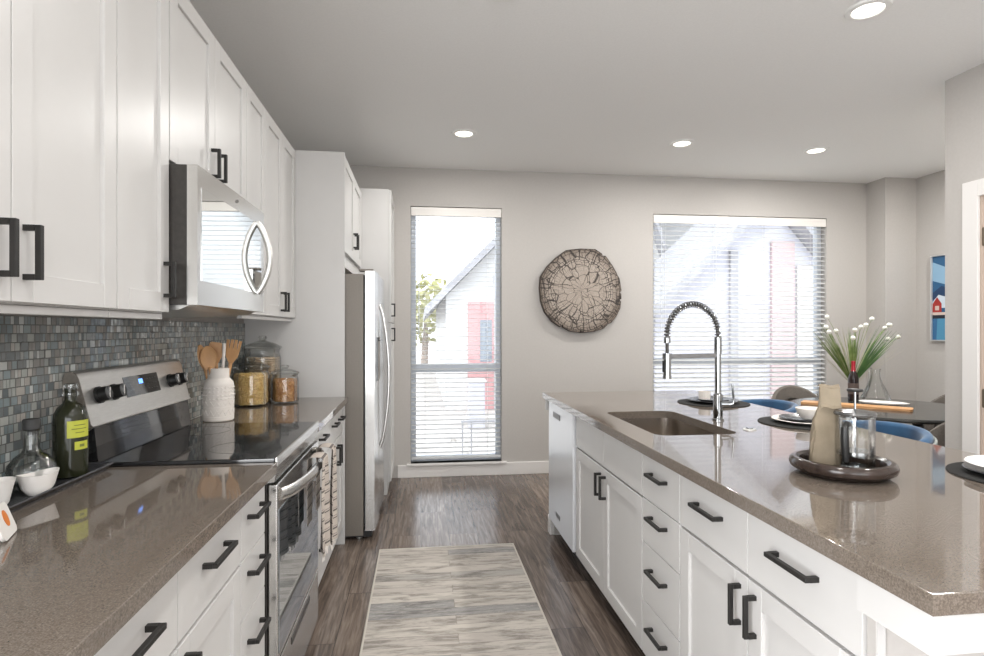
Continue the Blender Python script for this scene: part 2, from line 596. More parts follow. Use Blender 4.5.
# ================================================================== ROOM SHELL
XL, XN, XR, YB, YR, ZC = -1.05, 3.0, 4.665, 5.10, -4.0, 2.743
b = BM(); box(b, XL - .15, XR + .15, YR - .15, YB + .15, -.12, 0); struct('floor', b, 'floor')
b = BM(); box(b, XL - .15, XR + .15, YR - .15, YB + .15, ZC, ZC + .15); struct('ceiling', b, 'ceil')
b = BM(); box(b, XL - .15, XL, YR, YB, 0, ZC); struct('wall_left', b, 'wall')
W1 = (-.09, .724, .122, 2.405)
W2 = (2.153, 3.915, .122, 2.392)
b = BM()
for x0, x1, z0, z1 in ((XL - .15, W1[0], 0, ZC), (W1[1], W2[0], 0, ZC), (W2[1], XR + .15, 0, ZC), (W1[0], W1[1], 0, W1[2]), (W1[0], W1[1], W1[3], ZC),
                       (W2[0], W2[1], 0, W2[2]), (W2[0], W2[1], W2[3], ZC)):
    box(b, x0, x1, YB, YB + .15, z0, z1)
struct('wall_back', b, 'wall')
b = BM(); box(b, XR, XR + .15, 2.82, YB, 0, ZC); struct('wall_dining', b, 'wall')
b = BM(); box(b, 4.34, XR, 4.87, YB, 0, ZC); struct('wall_column', b, 'wall')
D1 = (1.90, 2.735, 2.035)
b = BM()
box(b, XN, XN + .12, YR, D1[0], 0, ZC)
box(b, XN, XN + .12, D1[1], 2.94, 0, ZC)
box(b, XN, XN + .12, D1[0], D1[1], D1[2], ZC)
box(b, XN + .12, XR, 2.82, 2.94, 0, ZC)
struct('wall_right', b, 'wall')
# rear wall with an assumed, unseen window opening for the fill light
b = BM()
for x0, x1, z0, z1 in ((XL - .15, -1.0, 0, ZC), (2.8, XN + .12, 0, ZC), (-1.0, 2.8, 0, .15), (-1.0, 2.8, 2.45, ZC)):
    box(b, x0, x1, YR - .15, YR, z0, z1)
struct('wall_rear', b, 'wall')
b = BM()  # added patio door frame, out of view, around the side fill light
for y in (-1.53, -.65, .23):
    box(b, XL, XL + .015, y, y + .06, .1, 2.16)
box(b, XL, XL + .015, -1.47, .23, .06, .1); box(b, XL, XL + .015, -1.47, .23, 2.12, 2.16)
struct('door_2_added', b, 'frame')
b = BM()
for x in (-1.0, .22, 1.5, 2.74):
    box(b, x, x + .06, YR - .1, YR - .04, .15, 2.45)
box(b, -1.0, 2.8, YR - .1, YR - .04, .15, .21); box(b, -1.0, 2.8, YR - .1, YR - .04, 2.39, 2.45)
struct('window_3', b, 'frame')

# door in the right-hand wall with casing and hinges
b = BM(); box(b, XN + .035, XN + .075, D1[0] + .004, D1[1] - .018, .01, D1[2] - .004, .002)
door = struct('door_1', b, 'trim')
for z in (1.81, .94, .25):
    b = BM()
    box(b, XN - .001, XN + .034, D1[1] - .0175, D1[1] - .0135, z - .045, z + .045)
    tube(b, [(XN + .006, D1[1] - .019, z - .05), (XN + .006, D1[1] - .019, z + .05)], .0065, 8)
    obj('hinge', b, 'hinge', door)
b = BM()
for s in ((XN + .0, XN + .12, D1[1] - .012, D1[1]), (XN, XN + .12, D1[0], D1[0] + .003)):
    box(b, s[0], s[1], s[2], s[3], 0, D1[2])
box(b, XN, XN + .12, D1[0], D1[1], D1[2] - .003, D1[2])
struct('door_1_jamb', b, mat('jamb', (.50, .40, .33), .5))
b = BM()
box(b, XN - .018, XN, D1[1] - .004, D1[1] + .085, 0, D1[2] + .085, .003)
box(b, XN - .018, XN, D1[0] - .085, D1[0] + .004, 0, D1[2] + .085, .003)
box(b, XN - .018, XN, D1[0] + .004, D1[1] - .004, D1[2] - .004, D1[2] + .085, .003)
struct('trim_1', b, 'trim')

# baseboards
def baseboard(name, segs):
    b = BM()
    for x0, x1, y0, y1 in segs:
        box(b, x0, x1, y0, y1, 0, .112, .004)
    struct(name, b, 'trim')
baseboard('baseboard_back', [(-.205, 4.34, YB - .016, YB)])
baseboard('baseboard_right', [(XN - .016, XN, D1[1] + .085, 2.94), (XN - .016, XN, YR, D1[0] - .085)])
baseboard('baseboard_dining', [(XR - .016, XR, 2.94, 4.87), (4.324, 4.34, 4.87, YB - .016), (4.34, XR, 4.854, 4.87)])

# windows
def window(n, W, rail_z, mull=None):
    x0, x1, z0, z1 = W
    y0, y1 = YB + .075, YB + .135
    b = BM()
    fw = .045
    box(b, x0, x0 + fw, y0, y1, z0, z1, .004); box(b, x1 - fw, x1, y0, y1, z0, z1, .004)
    box(b, x0 + fw, x1 - fw, y0, y1, z0, z0 + fw, .004); box(b, x0 + fw, x1 - fw, y0, y1, z1 - fw, z1, .004)
    box(b, x0 + fw, x1 - fw, y0 + .004, y1 - .004, rail_z - .038, rail_z + .038, .004)
    if mull:
        box(b, mull - .04, mull + .04, y0 + .002, y1 - .002, z0 + fw, z1 - fw, .004)
    w = struct('window_%d' % n, b, 'frame')
    b = BM(); box(b, x0 + fw, x1 - fw, y0 + .03, y0 + .036, z0 + fw, z1 - fw)
    obj('pane', b, 'pane', w, False)
    b = BM(); box(b, x0 - .035, x1 + .045, YB - .03, YB + .075, z0 - .02, z0, .004)
    obj('sill', b, 'trim', w)
    return w
window(1, W1, .962)
window(2, W2, 1.0, None)

def blind(W, label, tilt, pitch, wand_x, n_cords, stack):
    x0, x1, z0, z1 = W
    r = thing('window_blind', label, 'blind', ((x0 + x1) / 2, YB + .035, z0 + .001), 0, 'white horizontal blinds')
    hw = (x1 - x0) / 2 - .006
    H = z1 - z0
    b = BM(); box(b, -hw, hw, -.02, .03, H - .045, H - .004, .002); obj('headrail', b, 'blind', r)
    b = BM(); box(b, -hw - .002, hw + .002, -.036, -.024, H - .085, H - .008, .004); obj('valance', b, 'valance', r)
    b = BM(); box(b, -hw, hw, -.025, .025, stack, stack + .022, .004); obj('bottom_rail', b, 'blind', r)
    b = BM()
    z = stack + .022 + pitch * .8
    c, s = math.cos(tilt), math.sin(tilt)
    while z < H - .075:
        # slightly crowned slat
        prof = [(-.025, 0), (-.0125, .0022), (0, .003), (.0125, .0022), (.025, 0), (.0125, -.0008), (0, 0), (-.0125, -.0008)]
        poly = [(u * c - v * s, z + u * s + v * c) for u, v in prof]
        prism(b, poly, lambda p, q: (-hw, p, q), lambda p, q: (hw, p, q))
        z += pitch
    obj('slats', b, 'blind', r)
    b = BM()
    for i in range(n_cords):
        x = -hw + .12 + (2 * hw - .24) * i / max(1, n_cords - 1)
        for y in (-.027, .027):
            tube(b, [(x, y, stack + .02), (x, y, H - .05)], .0012, 5)
    obj('ladder_cord', b, 'blind', r)
    b = BM(); tube(b, [(wand_x, -.042, H - .09), (wand_x, -.042, H - 1.15)], .004, 8)
    obj('wand', b, 'frame', r)
blind(W1, 'white open slat blind over the tall narrow window left of the wood slice', R(4), .0415, -.335, 2, .03)
blind(W2, 'white tilted slat blind over the wide window behind the faucet', R(20), .0435, -.80, 4, .06)

# backsplash on the left wall
b = BM(); box(b, XL, XL + .008, .35, 3.559, .90, 1.345)
struct('trim_2_backsplash', b, 'tile')
# downlights
def downlight(x, y, label, watts=None):
    r = thing('ceiling_downlight', label, 'ceiling light', (x, y, ZC), 0, 'recessed ceiling lights')
    b = BM(); lathe(b, [(.062, -.004), (.066, -.010), (.088, -.008), (.093, -.001), (.093, .0), (.062, 0)], 40); obj('trim_ring', b, 'lamp_ring', r)
    b = BM(); lathe(b, [(0, -.0045), (.063, -.0045), (.063, -.0005), (0, -.0005)], 40); obj('diffuser', b, 'lamp_on', r)
    l = light('lamp_light', 'AREA', (x, y, ZC - .02), (0, 0, 0), watts or LAMP_W, LAMP_C, shape='DISK', size=.12)
    l.parent = r
    l.location = (0, 0, -.02)
downlight(.311, 4.15, 'round ceiling light above the narrow window')
downlight(1.99, 4.166, 'round ceiling light above the left side of the wide window')
downlight(3.129, 4.196, 'round ceiling light over the dining table, rightmost in the row', 19)
downlight(4.12, 3.6, 'added round ceiling light, out of view, brightening the dining nook', 23)  # extra lamp out of view, added to lift the nook walls
downlight(1.983, 2.321, 'large round ceiling light near the top right above the island')
downlight(.338, 2.37, 'round ceiling light at the top edge above the aisle rug', 9)
for x in (.33, 1.98):  # extra unseen lamps behind the camera, put in to light the room
    for y in (.6, -1.4):
        downlight(x, y, 'added round ceiling light, unseen behind the view, for extra room light', 9 if x < 1 else 14)

# ================================================================== CABINETS
def bar(bm, x, z, L, vertical, y=0.0):
    """square bar pull on a front at local y=0, standing out to -y"""
    w, d = .0055, .032
    if vertical:
        box(bm, x - w, x + w, y - d, y - d + .011, z - L / 2, z + L / 2, .001, 1)
        for s in (-1, 1):
            zc = z + s * (L / 2 - w)
            box(bm, x - w, x + w, y - d + .011, y, zc - w, zc + w)
    else:
        box(bm, x - L / 2, x + L / 2, y - d, y - d + .011, z - w, z + w, .001, 1)
        for s in (-1, 1):
            xc = x + s * (L / 2 - w)
            box(bm, xc - w, xc + w, y - d + .011, y, z - w, z + w)

def add_pull(parent, x, z, L, vertical):
    b = BM(); bar(b, x, z, L, vertical, -.02)
    return obj('handle', b, 'pull', parent)

def shaker(name, parent, x0, x1, z0, z1, fw=.057):
    b = BM()
    t, g = .02, .0015
    x0 += g; x1 -= g; z0 += g; z1 -= g
    for q in ((x0, x0 + fw, z0, z1), (x1 - fw, x1, z0, z1), (x0 + fw, x1 - fw, z0, z0 + fw), (x0 + fw, x1 - fw, z1 - fw, z1)):
        box(b, q[0], q[1], -t, -.001, q[2], q[3], .0012, 1)
    box(b, x0 + fw - .002, x1 - fw + .002, -.011, -.002, z0 + fw - .002, z1 - fw + .002)
    return obj(name, b, 'cab', parent)

def slab(name, parent, x0, x1, z0, z1):
    b = BM(); g = .0015
    box(b, x0 + g, x1 - g, -.02, -.001, z0 + g, z1 - g, .002, 2)
    return obj(name, b, 'cab', parent)

def carcass(parent, w, d, z0, z1, toe=True):
    b = BM(); box(b, 0, w, 0, d, z0, z1, .001, 1); obj('body', b, 'cab', parent)
    if toe:
        b = BM(); box(b, .002, w - .002, .06, d - .01, 0.001, z0 - .001); obj('toe_kick', b, 'toe', parent)

ZT = .862          # top of base boxes
def base_left(y0, y1, label, kind):
    r = thing('base_cabinet', label, 'cabinet', (-.495, y0, 0), R(90), 'base cabinets along the left wall')
    w = y1 - y0
    carcass(r, w, .53, .10, ZT)
    fill(r, w, kind)
    return r
def base_island(y0, y1, label, kind):
    r = thing('base_cabinet', label, 'cabinet', (.84, y1, 0), R(-90), 'island base cabinets')
    w = y1 - y0
    if kind == 'sink':
        b = BM()
        for q in ((0, .018, 0, .58, .10, ZT), (w - .018, w, 0, .58, .10, ZT), (.018, w - .018, 0, .58, .10, .118), (.018, w - .018, .562, .58, .118, ZT), (.018, w - .018, 0, .018, .79, ZT)):
            box(b, *q)
        obj('body', b, 'cab', r)
        b = BM(); box(b, .002, w - .002, .06, .57, .001, .099); obj('toe_kick', b, 'toe', r)
    else:
        carcass(r, w, .58, .10, ZT)
    fill(r, w, kind)
    return r
def fill(r, w, kind):
    if kind == 'stack':
        zs = [.108, .31, .525, .688, .857]
        for z0, z1 in zip(zs, zs[1:]):
            f = slab('drawer', r, 0, w, z0, z1)
            add_pull(f, w / 2, (z0 + z1) / 2 + (.02 if z1 > .8 else .03), min(.13, w * .62), False)
    elif kind == 'three':
        zs = [.108, .40, .688, .857]
        for z0, z1 in zip(zs, zs[1:]):
            f = slab('drawer', r, 0, w, z0, z1)
            add_pull(f, w / 2, (z0 + z1) / 2 + .02, .13, False)
    else:
        for k in range(2):
            x0, x1 = k * w / 2, (k + 1) * w / 2
            f = slab('false_front' if kind == 'sink' else 'drawer', r, x0, x1, .688, .857)
            if kind != 'sink':
                add_pull(f, (x0 + x1) / 2, .79, min(.145, w * .24), False)
            dr = shaker('door', r, x0, x1, .108, .682)
            add_pull(dr, w / 2 + (-.034 if k == 0 else .034), .60, .105, True)

base_left(.37, .793, 'white base cabinet nearest the camera under the left counter', 'stack')
base_left(.795, 1.586, 'white two-door base cabinet with two drawers, near end of the left counter', 'doors')
base_left(1.588, 1.822, 'narrow white stack of drawers directly before the range', 'stack')
base_left(2.556, 3.069, 'white three-drawer base cabinet just beyond the range', 'three')
base_left(3.071, 3.545, 'white two-door base cabinet beside the refrigerator panel', 'doors')

def slab_obj(name, x0, x1, y0, y1, label, group=None, hole=None):
    b = BM()
    if not hole:
        box(b, x0, x1, y0, y1, .865, .90, .003, 2)
    else:
        outer = [(x1, y1), (x0, y1), (x0, y0), (x1, y0)]
        inner = rrect(*hole, .055, 8)
        n = len(inner) // 4
        vt = {}
        for z in (.865, .90):
            o = [b.verts.new((*p, z)) for p in outer]
            i = [b.verts.new((*p, z)) for p in inner]
            vt[z] = (o, i)
            for q in range(4):
                seg = i[q * n:(q + 1) * n]
                for a, c in zip(seg, seg[1:]):
                    b.faces.new((o[q], a, c))
                nxt = i[((q + 1) * n) % len(i)]
                b.faces.new((o[q], seg[-1], nxt, o[(q + 1) % 4]))
        for q in (0, 1):
            lo, hi = vt[.865][q], vt[.90][q]
            m_ = len(lo)
            for k in range(m_):
                b.faces.new((lo[k], lo[(k + 1) % m_], hi[(k + 1) % m_], hi[k]))
        es = [e for e in b.edges if all(v in vt[.90][0] for v in e.verts)]
        bmesh.ops.bevel(b, geom=es, offset=.003, segments=2, affect='EDGES', profile=.5)
    o = obj(name, b, 'quartz')
    return tag(o, label, 'countertop', group)
slab_obj('countertop', XL + .008, -.441, .35, 1.827, 'brown speckled quartz countertop on the left, from the camera to the range', 'quartz countertops')
slab_obj('countertop', XL + .008, -.441, 2.553, 3.556, 'brown speckled quartz countertop holding the jars, beyond the range', 'quartz countertops')
slab_obj('countertop', .787, 1.82, .792, 3.652, 'large quartz island countertop with the sink cut into it', 'quartz countertops', (.905, 1.25, 2.10, 2.745))

# ---- upper cabinets
def upper(y0, y1, z0, label, doors, pulls, zt=2.385, tail=False):
    r = thing('wall_cabinet', label, 'cabinet', (-.77, y0, 0), R(90), 'white wall cabinets above the left counter')
    w = y1 - y0
    b = BM(); box(b, 0, w, 0, .275, z0, zt + .004, .001, 1); obj('body', b, 'cab', r)
    b = BM(); box(b, 0, w, -.0, .02, z0 - .018, z0 - .001, .001, 1); obj('light_rail', b, 'cab', r)
    for k in range(doors):
        x0, x1 = w * k / doors, w * (k + 1) / doors
        d = shaker('door', r, x0, x1, z0 + .002, zt)
        px, pz = pulls[k]
        add_pull(d, x0 + px if px > 0 else x1 + px, pz, .105, True)
    return r
upper(.786, 1.522, 1.358, 'white two-door wall cabinet at the top left, nearest the camera', 2, [(-.034, 1.457), (.034, 1.457)])
upper(1.524, 1.818, 1.358, 'narrow white single-door wall cabinet left of the microwave', 1, [(-.034, 1.457)])
upper(1.822, 2.58, 1.818, 'short white two-door wall cabinet directly above the microwave', 2, [(-.034, 1.91), (.034, 1.91)])
upper(2.584, 2.892, 1.376, 'narrow white single-door wall cabinet right of the microwave', 1, [(.034, 1.46)])
upper(2.894, 3.554, 1.376, 'white two-door wall cabinet above the glass jars', 2, [(-.034, 1.46), (.034, 1.46)])

# ---- tall panel, cabinet over the refrigerator, pantry
b = BM(); box(b, XL + .002, -.462, 3.558, 3.578, .001, 2.392, .001, 1)
tag(obj('end_panel', b, 'cab'), 'tall white panel standing between the jar counter and the refrigerator', 'cabinet panel')
r = thing('wall_cabinet', 'deep white two-door cabinet above the refrigerator', 'cabinet', (-.485, 3.582, 0), R(90), 'tall white cabinetry round the refrigerator')
w = 4.572 - 3.582
b = BM(); box(b, 0, w, 0, .56, 1.71, 2.392, .001, 1); obj('body', b, 'cab', r)
for k in range(2):
    d = shaker('door', r, w * k / 2, w * (k + 1) / 2, 1.79, 2.385)
    add_pull(d, w / 2 + (-.034 if k == 0 else .034), 1.925, .105, True)
r = thing('pantry_cabinet', 'tall white pantry cabinet between the refrigerator and the window wall', 'cabinet', (-.255, 4.576, 0), R(90), 'tall white cabinetry round the refrigerator')
w = 5.098 - 4.576
b = BM(); box(b, 0, w, 0, .79, .10, 2.42, .001, 1); obj('body', b, 'cab', r)
b = BM(); box(b, 0, w, .012, .78, .001, .099); obj('toe_kick', b, 'cab', r)
for z0, z1, pz in ((.105, 1.36, 1.27), (1.366, 2.415, 1.465)):
    d = shaker('door', r, 0, w, z0, z1)
    add_pull(d, .034, pz, .105, True)

# ================================================================== APPLIANCES
# ---- refrigerator (front faces +x): local x along +Y world, local -y = front
r = thing('refrigerator', 'stainless side-by-side refrigerator with grey-brown case', 'refrigerator', (-.355, 3.605, 0), R(90))
FW = .935
b = BM(); box(b, 0, FW, .0, .66, .03, 1.655, .004); obj('case', b, 'fridge_side', r)
b = BM(); box(b, .02, FW - .02, -.012, .0, .09, 1.65); obj('gasket', b, 'black', r)
def fridge_door(x0, x1, hx, disp):
    b = BM()
    # gently bowed front
    n = 8
    pts = [(x0 + (x1 - x0) * i / n, -.068 - .012 * math.sin(PI * i / n)) for i in range(n + 1)]
    poly = [(x0, -.012)] + pts + [(x1, -.012)]
    prism(b, poly, lambda p, q: (p, q, .06), lambda p, q: (p, q, 1.675))
    d = obj('door', b, 'steel', r, angle=25)
    b = BM()
    pp = []
    for i in range(17):
        t = i / 16
        pp.append((hx, -.075 - .062 * math.sin(PI * t) ** .7, .50 + .98 * t))
    tube(b, pp, .011, 10, True, 1.3)
    obj('handle', b, 'steel_dull', d)
    if disp:
        b = BM(); box(b, x0 + .10, x1 - .10, -.083, -.07, .98, 1.26, .003); obj('dispenser', b, 'black_glass', d)
    b = BM(); box(b, (x0 + .02 if hx > (x0 + x1) / 2 else x1 - .10), (x0 + .10 if hx > (x0 + x1) / 2 else x1 - .02), -.06, .03, 1.676, 1.688, .003); obj('hinge_cover', b, 'fridge_side', d)
fridge_door(.002, .40, .365, True)
fridge_door(.405, FW - .002, .44, False)
b = BM(); box(b, .01, FW - .01, -.05, .3, .02, .058, .003); obj('toe_grille', b, 'black', r)
b = BM()
for x in (.06, FW - .06):
    lathe(b, [(0, .0), (.02, 0), (.02, .03), (0, .03)], 14, (x, .03, .0))
obj('foot', b, 'steel_dull', r)

# ---- dishwasher in the island
r = thing('dishwasher', 'white-fronted dishwasher at the far end of the island', 'dishwasher', (.84, 3.555, 0), R(-90))
DW = .588
b = BM(); box(b, 0.003, DW - .003, .0, .56, .10, .858); obj('tub', b, 'dark_case', r)
b = BM(); box(b, .003, DW - .008, -.034, -.001, .115, .857, .004)
dw = obj('door', b, mat('dishwasher_steel', (.80, .82, .85), .25, .35), r)
b = BM(); box(b, .13, .30, -.037, -.033, .775, .808, .002); obj('control_badge', b, 'dark_case', dw)
b = BM(); box(b, .20, .30, -.036, -.033, .19, .215, .001); obj('nameplate', b, 'dark_case', dw)
b = BM(); box(b, .003, DW - .003, .05, .5, .001, .098); obj('toe_kick', b, 'toe', r)

base_island(2.046, 2.962, 'white sink base cabinet with two doors below the sink', 'sink')
base_island(1.734, 2.043, 'narrow white stack of four drawers in the middle of the island', 'stack')
base_island(.972, 1.731, 'white island cabinet with two drawers and two doors, nearest the camera', 'doors')

# island end: painted end panel, apron round the overhang, knee wall on the stool side
r = thing('island_frame', 'white apron and painted knee wall carrying the island countertop', 'island base', (0, 0, 0))
b = BM()
box(b, .803, .823, .812, .968, .79, .864, .001, 1)
box(b, .8235, 1.79, .812, .832, .79, .864, .001, 1)
box(b, 1.77, 1.79, .8325, 3.6195, .79, .864, .001, 1)
box(b, .803, .823, 3.60, 3.64, .79, .864, .001, 1)
box(b, .8235, 1.79, 3.62, 3.64, .79, .864, .001, 1)
obj('apron', b, 'cab', r)
b = BM(); box(b, .825, 1.4395, .945, .968, 0, .864); box(b, .845, 1.4395, 3.56, 3.6195, 0, .864)
box(b, 1.44, 1.50, .945, 3.6195, 0, .864); obj('knee_wall', b, 'wall', r)
b = BM(); box(b, .815, .8445, 3.56, 3.6195, .001, .11, .003); box(b, .82, 1.5, 3.62, 3.636, .001, .11, .003); box(b, 1.5005, 1.516, .9455, 3.6195, .001, .11, .003)
box(b, .8255, 1.5155, .93, .9445, .001, .11, .003); obj('baseboard', b, 'trim', r)
b = BM(); box(b, .8225, .8395, .941, .9445, .112, .789); obj('stile', b, 'cab', r)

# ---- undermount sink and faucet
r = thing('kitchen_sink', 'stainless undermount sink set into the island countertop', 'sink', (1.0775, 2.4225, .864))
b = BM()
def ring(b, hx, hy, z, rr):
    return [b.verts.new((x, y, z)) for x, y in rrect(-hx, hx, -hy, hy, rr, 6)]
rs = [ring(b, .19, .34, 0, .06), ring(b, .176, .326, 0, .055), ring(b, .172, .322, -.17, .06), ring(b, .15, .30, -.195, .06), ring(b, .04, .04, -.2, .03)]
for a, c in zip(rs, rs[1:]):
    for i in range(len(a)):
        j = (i + 1) % len(a)
        b.faces.new((a[i], a[j], c[j], c[i]))
b.faces.new(rs[-1])
obj('basin', b, 'sink_steel', r)
b = BM(); lathe(b, [(0, -.197), (.02, -.197), (.038, -.196), (.042, -.1985)], 24); obj('drain', b, 'chrome', r)

r = thing('faucet', 'chrome spring-neck pull-down faucet standing behind the sink', 'faucet', (1.335, 2.436, .90), R(14))
b = BM(); lathe(b, [(0, 0), (.026, 0), (.026, .006), (.021, .01), (.021, .115), (.0155, .12), (.0135, .125), (.0135, .30), (0, .30)], 24); obj('body', b, 'chrome', r)
b = BM(); lathe(b, [(0, .300), (.0165, .300), (.0165, .372), (.014, .376), (0, .376)], 20); obj('collar', b, 'chrome', r)
# hose and spring arch towards -x
arc = []
RA, ZA = .140, .382
arc.append((0, 0, .372))
for i in range(25):
    a = PI * i / 24
    arc.append((-RA + RA * math.cos(a), 0, ZA + RA * math.sin(a)))
arc.append((-2 * RA, 0, .372))
b = BM(); tube(b, arc + [(-2 * RA, 0, .30)], .0075, 10); obj('hose', b, 'dark_case', r)
b = BM()
L = [0]
V = [Vector(p) for p in arc]
for i in range(1, len(V)):
    L.append(L[-1] + (V[i] - V[i - 1]).length)
coil = []
turns = 34
N = turns * 10
for k in range(N + 1):
    s = L[-1] * k / N
    i = max(j for j in range(len(L)) if L[j] <= s + 1e-9)
    i = min(i, len(V) - 2)
    t = (s - L[i]) / (L[i + 1] - L[i])
    p = V[i].lerp(V[i + 1], t)
    d = (V[i + 1] - V[i]).normalized()
    nn = Vector((0, 1, 0)); bb = d.cross(nn)
    a = 2 * PI * turns * k / N
    coil.append(p + .0125 * (math.cos(a) * nn + math.sin(a) * bb))
tube(b, coil, .0026, 6); obj('spring', b, 'chrome', r)
b = BM(); lathe(b, [(0, .376), (.013, .376), (.0145, .372), (.0145, .352), (.01, .35), (0, .35)], 16, (-2 * RA, 0, 0)); obj('spring_ferrule', b, 'chrome', r)
b = BM(); lathe(b, [(0, .298), (.010, .298), (.0165, .288), (.0165, .215), (.019, .205), (.019, .196), (0, .196)], 20, (-2 * RA, 0, 0)); sh = obj('spray_head', b, 'chrome', r)
b = BM(); box(b, -2 * RA - .021, -2 * RA - .016, -.006, .006, .225, .275, .001); obj('spray_button', b, 'black', sh)
b = BM(); box(b, -2 * RA + .012, -.012, -.005, .005, .283, .303, .002); lathe(b, [(.0165, .280), (.020, .280), (.020, .306), (.0165, .306)], 20, (-2 * RA, 0, 0)); obj('docking_arm', b, 'chrome', r)
b = BM()
tube(b, [(.0, -.02, .075), (.028, -.035, .075)], .013, 14); tube(b, [(.03, -.036, .075), (.044, -.044, .078), (.046, -.046, .10), (.040, -.044, .165)], [.008, .007, .0055, .0045], 10)
obj('lever_handle', b, 'chrome', r)
r = thing('air_switch', 'small round metal button set in the island top right of the faucet', 'switch', (1.337, 2.189, .90))
b = BM(); lathe(b, [(0, .004), (.024, .004), (.027, .001), (.027, 0), (0, 0)], 24); obj('base', b, 'steel_dull', r)
b = BM(); lathe(b, [(0, .009), (.013, .009), (.014, .008), (.014, .004), (0, .004)], 20); obj('button', b, 'chrome', r)

# ---- range (front faces +x)
r = thing('range', 'stainless electric range with black glass cooktop between the left cabinets', 'stove', (-.452, 1.832, 0), R(90))
SW = .716
b = BM(); box(b, 0, SW, .02, .575, .05, .893, .002); obj('body', b, 'dark_case', r)
b = BM(); box(b, -.001, SW + .001, -.004, .535, .893, .912, .004); ct = obj('cooktop', b, 'black_glass', r)
M['burner'] = mat('burner_grey', (.016, .016, .016), .06)
for x, y, q in ((.19, .15, .10), (.53, .15, .075), (.19, .39, .075), (.53, .40, .10)):
    b = BM(); lathe(b, [(q, .0), (q + .003, .0), (q + .003, .0003), (q, .0003)], 40, (x, y, .9121))
    obj('burner_ring', b, 'burner', ct)
b = BM(); box(b, -.002, SW + .002, -.012, -.004, .885, .914, .002); obj('front_trim', b, 'steel', r)
b = BM(); prism(b, [(.02, .835), (-.002, .838), (-.010, .884), (.02, .884)], lambda p, q: (.0, p, q), lambda p, q: (SW, p, q)); obj('upper_panel', b, 'steel', r)
b = BM(); box(b, .004, SW - .004, -.010, .018, .275, .828, .004); od = obj('oven_door', b, 'steel', r)
b = BM(); box(b, .02, SW - .02, -.0125, -.009, .295, .745, .002); obj('oven_glass', b, 'oven_glass', od)
b = BM()
hp = []
for i in range(21):
    t = i / 20
    hp.append((.035 + (SW - .07) * t, -.012 - .055 * math.sin(PI * t) ** .55, .79))
tube(b, hp, .020, 12, True, .55)
obj('handle', b, 'steel', od)
b = BM(); box(b, .004, SW - .004, -.010, .018, .06, .268, .004); bd = obj('storage_drawer', b, 'steel', r)
b = BM(); box(b, .2, SW - .2, -.0125, -.0095, .225, .25, .001); obj('drawer_grip', b, 'dark_case', bd)
b = BM(); box(b, .03, SW - .03, .03, .5, .001, .05); obj('base', b, 'black', r)
# backguard: local y = distance back from -.452
bg = [(.505, 1.022), (.512, 1.03), (.545, 1.165), (.553, 1.180), (.567, 1.186), (.582, 1.182), (.588, 1.165), (.588, .915), (.54, .915), (.54, 1.0)]
b = BM(); prism(b, bg, lambda p, q: (-.02, p, q), lambda p, q: (SW - .02, p, q)); g = obj('backguard', b, 'steel_dull', r, angle=30)
for x0, x1 in ((-.0235, -.0205), (SW - .0195, SW - .0165)):
    b = BM(); prism(b, bg, lambda p, q: (x0, p, q), lambda p, q: (x1, p, q)); obj('end_cap', b, 'fridge_side', g, angle=30)
b = BM(); prism(b, [(.500, .914), (.538, .914), (.538, 1.0), (.512, 1.02)], lambda p, q: (-.005, p, q), lambda p, q: (SW - .035, p, q)); obj('splash_panel', b, 'black_glass', r)
def on_bg(x, h):    # point on the slanted face, h = 0..1 up the slope
    return (x, .512 + .033 * h, 1.03 + .135 * h)
def bg_plate(name, x0, x1, h0, h1, t, m_, par):
    b = BM()
    a = [on_bg(x0, h0), on_bg(x1, h0), on_bg(x1, h1), on_bg(x0, h1)]
    nrm = Vector((0, -.135, .033)).normalized()
    v0 = [b.verts.new(p) for p in a]
    v1 = [b.verts.new(Vector(p) + nrm * t) for p in a]
    for i in range(4):
        b.faces.new((v0[i], v0[(i + 1) % 4], v1[(i + 1) % 4], v1[i]))
    b.faces.new(v0); b.faces.new(v1)
    return obj(name, b, m_, par, False)
dp = bg_plate('control_panel', .215, .46, .38, .88, .002, 'black_glass', g)
for x in (.312, .322, .332):
    bg_plate('display_digits', x, x + .007, .66, .78, .003, 'digit', dp)
b = BM()
for i in range(4):
    for j in range(3):
        p = Vector(on_bg(.375 + .02 * i, .50 + .13 * j)) + Vector((0, -.0022, .0005))
        lathe(b, [(0, 0), (.0035, 0)], 8, p)
ko = obj('panel_keys', b, mat('key_grey', (.45, .45, .45), .5), dp)
for x in (.055, .14, .555, .635):
    b = BM()
    nrm = Vector((0, -.135, .033)).normalized()
    c0 = Vector(on_bg(x, .58))
    tube(b, [c0, c0 + nrm * .008], .026, 24); tube(b, [c0 + nrm * .008, c0 + nrm * .032], [.023, .021], 24)
    k_ = obj('knob', b, 'black', g)
    b = BM(); c1 = c0 + nrm * .0325
    box(b, x - .0025, x + .0025, c1.y - .003, c1.y + .003, c1.z - .018, c1.z + .018, .001, 1); obj('knob_grip', b, 'steel', k_)

